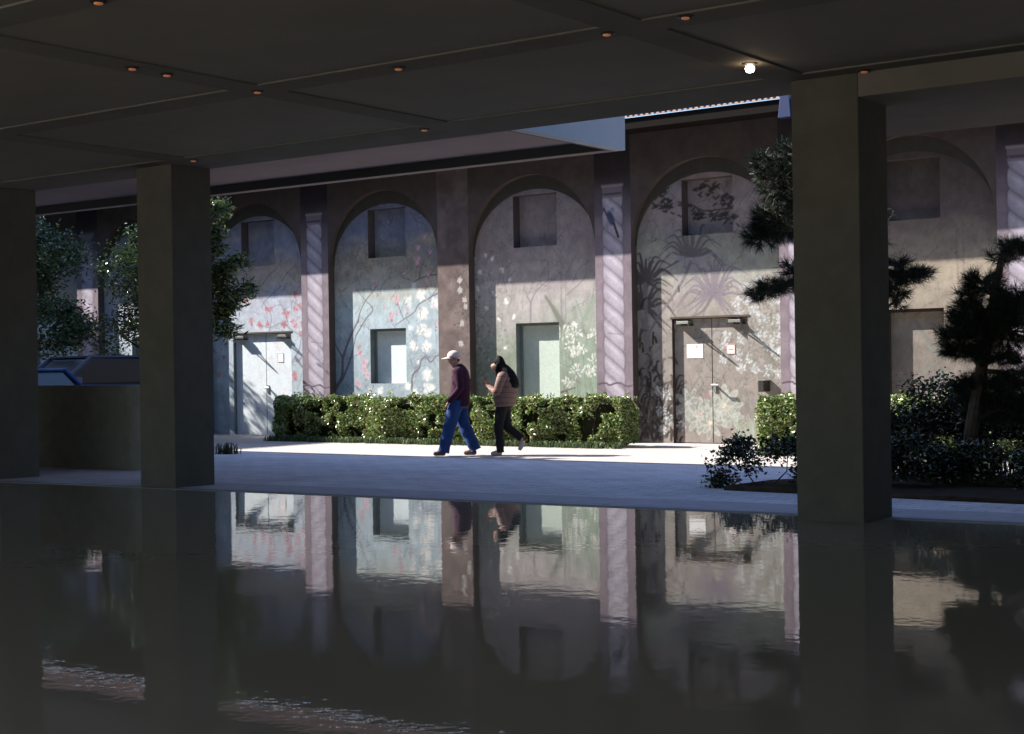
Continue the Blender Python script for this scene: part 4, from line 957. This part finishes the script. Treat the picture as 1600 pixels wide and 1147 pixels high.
# ------------------------------------------------------------------ cars
M_GLASS = mat('car_glass', (.015, .02, .035), .18, .35)
M_TYRE = mat('tyre', (.02, .02, .02), .85, .2)
M_CHROME = mat('chrome', (.7, .7, .72), .15, .6, metal=1)
M_LENSR = mat('lamp_lens', (.55, .52, .5), .15, .7)
def car(x, y, rz, label, col, prof, W_, glass):
    """prof: side profile (x, z) from rear to front along the top; body lofted across its width"""
    t = empty('parked_car', (x, y, 0), rz, label, 'car', 'cars parked on the far left')
    paint = mat('car_paint', col, .25, .6)
    def loft(pts, z0, name, mat_, halfs, parent):
        mb = MB(); V = []; n_ = len(pts)
        # stations across
        secs = halfs
        for (yy, dz, ins) in secs:
            for (px_, pz) in pts:
                cx_ = sum(p[0] for p in pts) / n_
                V.append((cx_ + (px_ - cx_) * ins, yy, z0 + (pz - z0) * dz))
        Fc = []
        for s_ in range(len(secs) - 1):
            for i in range(n_):
                j = (i + 1) % n_; Fc.append((s_ * n_ + i, s_ * n_ + j, (s_ + 1) * n_ + j, (s_ + 1) * n_ + i))
        Fc.append(tuple(range(n_))[::-1]); Fc.append(tuple((len(secs) - 1) * n_ + i for i in range(n_)))
        mb.add(V, Fc); return mb.build(name, mat_, parent, bevel=.03, seg=2)
    h = W_ / 2
    body = loft(prof, .28, 'body', paint, [(-h, .93, .985), (-h + .1, 1, 1), (h - .1, 1, 1), (h, .93, .985)], t)
    gh = loft(glass, glass[0][1], 'windows', M_GLASS, [(-h + .22, .97, .94), (-h + .12, 0.0, 1), (h - .12, 0.0, 1), (h - .22, .97, .94)] if False else [(-h + .16, 1, .97), (h - .16, 1, .97)], t)
    top = max(p[1] for p in glass); xs_ = [p[0] for p in glass if p[1] > top - .06]
    rb = MB(); rb.box(min(xs_), max(xs_), -h + .15, h - .15, top + .003, top + .045); rb.build('roof', paint, t, bevel=.015)
    gx0 = min(p[0] for p in glass); gx1 = max(p[0] for p in glass)
    for s_ in (-1, 1):
        for (fx) in (gx1, gx0):
            hx_ = max(xs_) if fx == gx1 else min(xs_)
            pl_ = MB(); pl_.tube([(fx, s_ * (h - .14), glass[0][1]), (hx_, s_ * (h - .17), top + .01)], .032, 6); pl_.build('roof_post', paint, t)
    x0_ = min(p[0] for p in prof); x1_ = max(p[0] for p in prof)
    for wx in (x0_ + .78, x1_ - .80):
        for s_ in (-1, 1):
            wh = MB(); wh.lathe([(.20, -.09), (.32, -.09), (.34, -.05), (.34, .05), (.32, .09), (.20, .09)], wx, s_ * (h - .07), .34, 24, 'y'); wo = wh.build('wheel', M_TYRE, t)
            ri = MB(); ri.lathe([(.05, -.1), (.195, -.095), (.195, .095), (.05, .1)], wx, s_ * (h - .07), .34, 16, 'y'); ri.build('rim', M_CHROME, wo)
    for s_ in (-1, 1):
        for (ex, nm, mm) in ((x1_, 'headlight', M_LENSR), (x0_, 'tail_light', M_RED)):
            zz = [p[1] for p in prof if abs(p[0] - ex) < .08]; zt = max(zz) if zz else .9
            l_ = MB(); l_.box(ex - .03 if ex > 0 else ex - .012, ex + .012 if ex > 0 else ex + .03, s_ * (h - .27) - .12, s_ * (h - .27) + .12, zt - .24, zt - .08); l_.build(nm, mm, t, bevel=.01)
        mi_ = MB(); mi_.box(gx1 - .35, gx1 - .2, s_ * (h + .05) - .1, s_ * (h + .05) + .1, glass[0][1] + .02, glass[0][1] + .16); mi_.build('mirror', paint, t, bevel=.03)
    bp_ = MB(); bp_.box(x1_ - .05, x1_ + .06, -h + .1, h - .1, .38, .58); bp_.build('bumper', M_DARK, t, bevel=.03)
    bp_ = MB(); bp_.box(x0_ - .06, x0_ + .05, -h + .1, h - .1, .38, .58); bp_.build('bumper', M_DARK, t, bevel=.03)
    return t
van = [(-2.2, .3), (-2.25, .9), (-2.2, 1.20), (1.2, 1.22), (2.05, 1.12), (2.2, 1.0), (2.22, .3)]
vang = [(-2.14, 1.20), (-2.0, 1.72), (.45, 1.72), (1.15, 1.20)]
car(-24.6, 19.6, R(-98), 'grey blue van facing the pool, half hidden by the low dark wall', (.03, .055, .12), van, 1.85, vang)
ht = [(-2.0, .3), (-2.05, .85), (-1.95, 1.05), (.9, 1.02), (1.85, .88), (2.0, .7), (2.02, .3)]
htg = [(-1.9, 1.03), (-1.3, 1.45), (.1, 1.47), (.95, 1.01)]
car(-21.9, 16.1, R(-8), 'bright blue hatchback seen behind the low dark wall at the far left', (.03, .12, .45), ht, 1.7, htg)

# ------------------------------------------------------------------ people
def skin(name, J, E, mat_, parent, sub=2, post=None):
    me = bpy.data.meshes.new(name); keys = list(J); ix = {k: i for i, k in enumerate(keys)}
    me.from_pydata([J[k][:3] for k in keys], [(ix[a], ix[b]) for a, b in E], [])
    o = bpy.data.objects.new(name, me); COL.objects.link(o)
    md = o.modifiers.new('skin', 'SKIN'); md.use_smooth_shade = True
    bpy.context.view_layer.update()
    sv = me.skin_vertices[0].data
    for k in keys:
        r = J[k][3]; sv[ix[k]].radius = (r, r) if not hasattr(r, '__len__') else r
        sv[ix[k]].use_root = (ix[k] == 0)
    s2 = o.modifiers.new('sub', 'SUBSURF'); s2.levels = sub; s2.render_levels = sub
    dg = bpy.context.evaluated_depsgraph_get(); dg.update()
    m2 = bpy.data.meshes.new_from_object(o.evaluated_get(dg)); m2.name = name
    o.modifiers.clear(); o.data = m2; m2.materials.clear(); m2.materials.append(mat_)
    m2.polygons.foreach_set('use_smooth', [True] * len(m2.polygons))
    if post:
        n_ = len(m2.vertices); a = np.empty(n_ * 3, np.float32); m2.vertices.foreach_get('co', a); a = post(a.reshape(-1, 3)); m2.vertices.foreach_set('co', a.astype(np.float32).ravel()); m2.update()
    o.parent = parent
    return o
SKIN = mat('skin', (.42, .24, .17), .55, .35, noise=.08, nscale=20)
HAIR = mat('hair_black', (.008, .006, .007), .6, .12, noise=.4, nscale=60, bump=.6, bscale=140)
HAIRG = mat('hair_grey', (.06, .055, .05), .6, .3)
JKT = mat('purple_jacket', (.045, .013, .032), .85, .2, noise=.15, nscale=12, bump=.4, bscale=18)
JEAN = mat('blue_jeans', (.025, .06, .19), .85, .2, noise=.18, nscale=10, bump=.5, bscale=16)
SHOE = mat('brown_shoe', (.045, .025, .02), .5, .4)
CAPM = mat('pale_cap', (.60, .50, .46), .8, .2, noise=.06)
QJ = mat('tan_quilted', (.22, .125, .10), .6, .3, noise=.12, nscale=14, bump=.3, bscale=22)
def seam(m, per):
    t = m.node_tree; b = t.nodes['Principled BSDF']; N = t.nodes.new; L = t.links.new
    tc = N('ShaderNodeTexCoord'); sp = N('ShaderNodeSeparateXYZ'); L(tc.outputs['Object'], sp.inputs[0])
    d = N('ShaderNodeMath'); d.operation = 'PINGPONG'; d.inputs[1].default_value = per / 2; L(sp.outputs[2], d.inputs[0])
    r_ = N('ShaderNodeMapRange'); r_.inputs[1].default_value = 0; r_.inputs[2].default_value = .012; r_.inputs[3].default_value = .5; r_.inputs[4].default_value = 1; L(d.outputs[0], r_.inputs[0])
    src = b.inputs['Base Color'].links[0].from_socket; v = N('ShaderNodeVectorMath'); v.operation = 'SCALE'; L(src, v.inputs[0]); L(r_.outputs[0], v.inputs['Scale']); L(v.outputs[0], b.inputs['Base Color'])
seam(QJ, .085)
BLK = mat('black_trousers', (.018, .016, .018), .85, .2, bump=.3, bscale=20)
SNK = mat('pale_sneaker', (.45, .40, .40), .7, .3)
EYE = mat('eye', (.03, .02, .02), .2, .6)
def hand(J, E, w, tip, side, pre, curl=0):
    """palm from wrist w towards tip; five finger chains rooted in the palm"""
    w = Vector(w); tip = Vector(tip); d = (tip - w).normalized(); s_ = Vector(side).normalized(); nrm = d.cross(s_)
    pc = w + d * .05; J[pre + 'p'] = (*pc, (.030, .018)); E.append((pre + 'w', pre + 'p'))
    pe = w + d * .085; J[pre + 'q'] = (*pe, (.034, .015)); E.append((pre + 'p', pre + 'q'))
    for k, (o, L_) in enumerate(((-.030, .062), (-.010, .072), (.010, .068), (.029, .055))):
        b = pe + s_ * o; J[f'{pre}f{k}'] = (*(b + d * L_ * .45 + nrm * curl * .012), .0095); J[f'{pre}g{k}'] = (*(b + d * L_ * .8 + nrm * curl * .04), .008)
        E += [(pre + 'q', f'{pre}f{k}'), (f'{pre}f{k}', f'{pre}g{k}')]
    th_ = w + d * .03 + s_ * -.035; J[pre + 't'] = (*th_, .011); J[pre + 'u'] = (*(th_ + d * .04 + s_ * -.015 + nrm * curl * .02), .009)
    E += [(pre + 'p', pre + 't'), (pre + 't', pre + 'u')]
def face(t, c, d, s_):
    """eyes, brows and mouth placed on the head whose centre is c, looking along d"""
    c = Vector(c); d = Vector(d).normalized(); s_ = Vector(s_); u = d.cross(s_) * -1 if d.cross(s_).z < 0 else d.cross(s_)
    for k in (-1, 1):
        mb = MB(); p = c + d * .083 + s_ * .032 * k + u * .01; mb.lathe([(.001, -.009), (.008, -.006), (.011, 0), (.008, .006), (.001, .009)], *p, 10); mb.build('eye', EYE, t, smooth=True)
    mb = MB(); p = c + d * .088 - u * .055; mb.tube([tuple(p - s_ * .022), tuple(p + d * .004), tuple(p + s_ * .022)], [.004, .006, .004], 6); mb.build('mouth', mat('lips', (.35, .12, .10), .5, .4), t)

# man
man = empty('person', (onY(715, 712, 19.5)[0], 19.5, 0), R(26), 'man in a pale cap, purple jacket and blue jeans walking left past the hedge', 'person')
J = {}; E = []
J['pel'] = (.035, 0, .92, .11); J['sp'] = (.055, 0, 1.08, .11); J['ch'] = (.06, 0, 1.24, .11); J['nb'] = (.01, 0, 1.41, .07); J['nk'] = (-.02, 0, 1.465, .055); J['hd'] = (-.045, 0, 1.535, .082); J['ht'] = (-.04, 0, 1.60, .088)
J['chn'] = (-.10, 0, 1.49, .034); J['ns'] = (-.135, 0, 1.545, .012); J['er'] = (-.03, -.085, 1.54, .014); J['el'] = (-.03, .085, 1.54, .014)
E += [('pel', 'sp'), ('sp', 'ch'), ('ch', 'nb'), ('nb', 'nk'), ('nk', 'hd'), ('hd', 'ht'), ('hd', 'chn'), ('hd', 'ns'), ('hd', 'er'), ('hd', 'el')]
for s_, nm in ((-1, 'L'), (1, 'R')):
    f_ = s_ < 0
    J[nm + 'sh'] = (.05, s_ * .18, 1.35, .06); J[nm + 'eb'] = (.12, s_ * .25, 1.08, .045); J[nm + 'w'] = (-.06, s_ * .22, .90, .03)
    E += [('ch', nm + 'sh'), (nm + 'sh', nm + 'eb'), (nm + 'eb', nm + 'w')]
    hand(J, E, J[nm + 'w'][:3], (-.12, s_ * .19, .82), (.3, s_ * .3, .1), nm, .3)
    hp = (.03, s_ * .09, .86)
    kn = (-.10, s_ * .10, .49) if f_ else (.10, s_ * .09, .48); an = (-.20, s_ * .10, .10) if f_ else (.27, s_ * .09, .12)
    to = (-.36, s_ * .11, .045) if f_ else (.10, s_ * .10, .045)
    J[nm + 'h'] = (*hp, .075); J[nm + 'k'] = (*kn, .055); J[nm + 'a'] = (*an, .038); J[nm + 'b'] = (*to, .03)
    E += [('pel', nm + 'h'), (nm + 'h', nm + 'k'), (nm + 'k', nm + 'a'), (nm + 'a', nm + 'b')]
skin('body', J, E, SKIN, man)
face(man, (-.045, 0, 1.55), (-1, 0, 0), (0, 1, 0))
def loft(rings_list, name, mat_, parent, n=22, post=None):
    """each entry is a list of rings (x, y, z, rx, ry, tilt); closed rounded ends; smooth limbs of cloth in one mesh"""
    V = []; Fc = []
    for rings in rings_list:
        c = [np.array(r[:3], float) for r in rings]
        # subdivide along the path
        pts = []
        for i in range(len(rings) - 1):
            p0 = np.array(rings[max(i - 1, 0)], float); p1 = np.array(rings[i], float); p2 = np.array(rings[i + 1], float); p3 = np.array(rings[min(i + 2, len(rings) - 1)], float)
            for t_ in np.linspace(0, 1, 6)[:-1]: pts.append(.5 * ((2 * p1) + (-p0 + p2) * t_ + (2 * p0 - 5 * p1 + 4 * p2 - p3) * t_ ** 2 + (-p0 + 3 * p1 - 3 * p2 + p3) * t_ ** 3))
        pts.append(np.array(rings[-1], float)); b = len(V); m_ = len(pts)
        for i, p in enumerate(pts):
            d = Vector(pts[min(i + 1, m_ - 1)][:3] - pts[max(i - 1, 0)][:3]).normalized()
            e1 = Vector((1, 0, 0)) - d * d.x
            if e1.length < .25: e1 = Vector((0, 0, 1)) - d * d.z
            e1.normalize(); e2 = d.cross(e1)
            for k in range(n):
                a = 2 * math.pi * k / n; ca, sa = math.cos(a), math.sin(a)
                ca = math.copysign(abs(ca) ** .9, ca); sa = math.copysign(abs(sa) ** .9, sa)
                V.append(tuple(Vector(p[:3]) + e1 * ca * p[3] + e2 * sa * p[4]))
        for i in range(m_ - 1):
            for k in range(n): Fc.append((b + i * n + k, b + i * n + (k + 1) % n, b + (i + 1) * n + (k + 1) % n, b + (i + 1) * n + k))
        V.append(tuple(pts[0][:3])); V.append(tuple(pts[-1][:3])); a0, a1 = len(V) - 2, len(V) - 1
        for k in range(n): Fc.append((b + (k + 1) % n, b + k, a0)); Fc.append((b + (m_ - 1) * n + k, b + (m_ - 1) * n + (k + 1) % n, a1))
    V = np.array(V)
    if post is not None: V = post(V)
    mb = MB(); mb.add([tuple(v) for v in V], Fc); return mb.build(name, mat_, parent, smooth=True)
def folds(amp, seed):
    def f(V):
        V = V.copy(); nn_ = fbm(V[:, 0] * 1 + V[:, 1] * 1.3 + seed, V[:, 2] * 1.6 + V[:, 1] * .7, 9, seed, 3) - .5
        V[:, 0] += nn_ * amp; V[:, 1] += nn_ * amp * .6; return V
    return f
loft([[(.05, 0, .80, .150, .165), (.05, 0, .83, .158, .178), (.05, 0, .95, .160, .18), (.065, 0, 1.10, .155, .185), (.07, 0, 1.25, .145, .20), (.065, 0, 1.35, .125, .19), (.045, 0, 1.41, .095, .11), (.015, 0, 1.45, .062, .07)]]
     + [[(.06, s_ * .14, 1.37, .07, .07), (.06, s_ * .20, 1.35, .078, .072), (.09, s_ * .245, 1.22, .068, .064), (.11, s_ * .255, 1.10, .062, .058), (.03, s_ * .25, .99, .056, .052), (-.075, s_ * .215, .90, .050, .048), (-.085, s_ * .21, .89, .044, .042)] for s_ in (-1, 1)],
     'jacket', JKT, man, post=folds(.028, 3))
def leg(J, nm, r0, r1, r2, drop):
    h_, k_, a_ = (np.array(J[nm + q_][:3]) for q_ in 'hka')
    e = a_ + (a_ - k_) / np.linalg.norm(a_ - k_) * drop
    return [(h_[0], h_[1] * .9, h_[2] + .05, r0 * 1.05, r0), (*(h_ * .5 + k_ * .5 + np.array([-.01, 0, 0])), (r0 + r1) / 2, (r0 + r1) / 2), (*k_, r1, r1), (*(k_ * .45 + a_ * .55), (r1 + r2) / 2, (r1 + r2) / 2), (*a_, r2, r2), (*e, r2 * 1.05, r2)]
loft([[(.04, 0, .98, .12, .15), (.04, 0, .90, .145, .165), (.035, 0, .82, .135, .16), (.03, 0, .77, .09, .11)], leg(J, 'L', .115, .102, .088, .035), leg(J, 'R', .115, .102, .088, .035)], 'jeans', JEAN, man, post=folds(.034, 8))
for nm in 'LR':
    a_, b_ = J[nm + 'a'][:3], J[nm + 'b'][:3]
    skin('shoe', {'h': (a_[0] + .03, a_[1], .05, .045), 'm': ((a_[0] + b_[0]) / 2, a_[1], .05, .045), 't': (b_[0] - .02, b_[1], .04, .038)}, [('h', 'm'), ('m', 't')], SHOE, man,
         post=lambda a: np.column_stack([a[:, 0], a[:, 1], np.maximum(a[:, 2], .0)]))
mb = MB(); mb.lathe([(.108, 0), (.11, .03), (.10, .07), (.07, .10), (.03, .115), (.001, .118)], -.035, 0, 1.585, 22)
cp = mb.build('cap', CAPM, man, smooth=True)
mb = MB(); nseg = 12; V = []; Fc = []
for i in range(nseg + 1):
    a = math.pi * .5 + math.pi * i / nseg; V += [(-.035 + .105 * math.cos(a), .105 * math.sin(a), 1.60), (-.045 + .20 * math.cos(a), .10 * math.sin(a), 1.572), (-.035 + .105 * math.cos(a), .105 * math.sin(a), 1.592), (-.045 + .20 * math.cos(a), .10 * math.sin(a), 1.564)]
for i in range(nseg): k = i * 4; Fc += [(k, k + 4, k + 5, k + 1), (k + 2, k + 3, k + 7, k + 6), (k + 1, k + 5, k + 7, k + 3)]
mb.add(V, Fc); mb.build('brim', CAPM, cp, smooth=True)
skin('hair', {'a': (-.01, 0, 1.57, .088), 'b': (.005, 0, 1.50, .07)}, [('a', 'b')], HAIRG, man)

# woman
wom = empty('person', (onY(785, 712, 19.75)[0], 19.75, 0), R(22), 'woman with long black hair and a tan quilted jacket looking down at a phone', 'person')
J = {}; E = []
J['pel'] = (.045, 0, .87, .10); J['sp'] = (.06, 0, 1.02, .10); J['ch'] = (.065, 0, 1.18, .10); J['nb'] = (.02, 0, 1.32, .06); J['nk'] = (-.02, 0, 1.37, .048); J['hd'] = (-.085, 0, 1.43, .078); J['ht'] = (-.075, 0, 1.49, .085)
J['chn'] = (-.125, 0, 1.365, .03); J['ns'] = (-.168, 0, 1.41, .011)
E += [('pel', 'sp'), ('sp', 'ch'), ('ch', 'nb'), ('nb', 'nk'), ('nk', 'hd'), ('hd', 'ht'), ('hd', 'chn'), ('hd', 'ns')]
for s_, nm in ((-1, 'L'), (1, 'R')):
    f_ = s_ < 0
    J[nm + 'sh'] = (.05, s_ * .16, 1.27, .05); J[nm + 'eb'] = (-.02, s_ * .21, 1.02, .042); J[nm + 'w'] = (-.21, s_ * .08, 1.12, .026)
    E += [('ch', nm + 'sh'), (nm + 'sh', nm + 'eb'), (nm + 'eb', nm + 'w')]
    hand(J, E, J[nm + 'w'][:3], (-.27, s_ * .03, 1.20), (.5, 0, .6), nm, .8 * s_)
    J[nm + 'h'] = (.04, s_ * .08, .82, .07); J[nm + 'k'] = (*((-.03, s_ * .08, .45) if f_ else (.07, s_ * .08, .46)), .055)
    J[nm + 'a'] = (*((-.01, s_ * .08, .09) if f_ else (.30, s_ * .08, .28)), .036); J[nm + 'b'] = (*((-.15, s_ * .09, .04) if f_ else (.27, s_ * .08, .13)), .028)
    E += [('pel', nm + 'h'), (nm + 'h', nm + 'k'), (nm + 'k', nm + 'a'), (nm + 'a', nm + 'b')]
skin('body', J, E, SKIN, wom)
face(wom, (-.085, 0, 1.44), (-.92, 0, -.38), (0, 1, 0))
def quilt(a):
    z = a[:, 2]; cx_ = .05; cy_ = a[:, 1] * 0; k = 1 + .10 * (np.abs(np.sin(z * math.pi / .085)) ** .6 - .6)
    core = (np.abs(a[:, 1]) < .19) & (a[:, 0] > -.16); a = a.copy(); a[core, 0] = cx_ + (a[core, 0] - cx_) * k[core]; a[core, 1] *= k[core]; return a
loft([[(.05, 0, .79, .150, .165), (.05, 0, .82, .162, .18), (.06, 0, .95, .185, .19), (.07, 0, 1.08, .18, .19), (.07, 0, 1.20, .150, .185), (.06, 0, 1.28, .13, .165), (.04, 0, 1.33, .09, .10), (.015, 0, 1.36, .06, .065)]]
     + [[(.06, s_ * .13, 1.28, .07, .07), (.055, s_ * .18, 1.26, .078, .072), (.02, s_ * .215, 1.14, .070, .066), (-.02, s_ * .215, 1.03, .064, .06), (-.10, s_ * .15, 1.06, .056, .052), (-.185, s_ * .095, 1.105, .044, .042), (-.195, s_ * .09, 1.11, .036, .034)] for s_ in (-1, 1)],
     'jacket', QJ, wom, n=24, post=quilt)
loft([[(.045, 0, .95, .11, .14), (.045, 0, .86, .13, .15), (.04, 0, .78, .12, .145), (.04, 0, .73, .08, .10)], leg(J, 'L', .098, .072, .058, .03), leg(J, 'R', .098, .072, .058, .0)], 'trousers', BLK, wom, post=folds(.02, 18))
skin('shoe', {'h': (.02, -.08, .05, .042), 'm': (-.07, -.085, .05, .042), 't': (-.17, -.09, .04, .035)}, [('h', 'm'), ('m', 't')], SNK, wom, post=lambda a: np.column_stack([a[:, 0], a[:, 1], np.maximum(a[:, 2], .0)]))
skin('shoe', {'h': (.325, .08, .24, .043), 'm': (.30, .08, .16, .042), 't': (.255, .08, .085, .034)}, [('h', 'm'), ('m', 't')], SNK, wom)
loft([[(-.075, 0, 1.565, .02, .02), (-.055, 0, 1.555, .070, .07), (-.025, 0, 1.50, .088, .093), (.005, 0, 1.43, .085, .098), (.07, 0, 1.34, .115, .125), (.14, 0, 1.24, .12, .14), (.19, 0, 1.15, .105, .14), (.21, 0, 1.10, .08, .12), (.215, 0, 1.07, .03, .06)],
      [(-.04, -.085, 1.48, .022, .02), (-.05, -.095, 1.40, .024, .022), (-.05, -.10, 1.30, .022, .02), (-.045, -.10, 1.20, .012, .01)], [(-.04, .085, 1.48, .022, .02), (-.05, .095, 1.40, .024, .022), (-.05, .10, 1.30, .022, .02), (-.045, .10, 1.20, .012, .01)]],
     'hair', HAIR, wom, n=26, post=folds(.03, 27))
ph = empty('phone', (wom.location.x - .275 * math.cos(R(22)), wom.location.y - .275 * math.sin(R(22)), 1.19), R(22), 'dark phone held in both hands by the woman', 'phone')
mb = MB(); mb.add([(-.035, -.036, .0), (.03, -.036, .06), (.03, .036, .06), (-.035, .036, .0), (-.041, -.036, .006), (.024, -.036, .066), (.024, .036, .066), (-.041, .036, .006)],
                  [(0, 3, 2, 1), (4, 5, 6, 7), (0, 1, 5, 4), (1, 2, 6, 5), (2, 3, 7, 6), (3, 0, 4, 7)]); mb.build('case', M_DARK, ph, bevel=.003)
mb = MB(); mb.add([(-.0385, -.031, .0105), (.020, -.031, .0645), (.020, .031, .0645), (-.0385, .031, .0105)], [(0, 1, 2, 3)]); mb.build('screen', M_GLASS, ph)
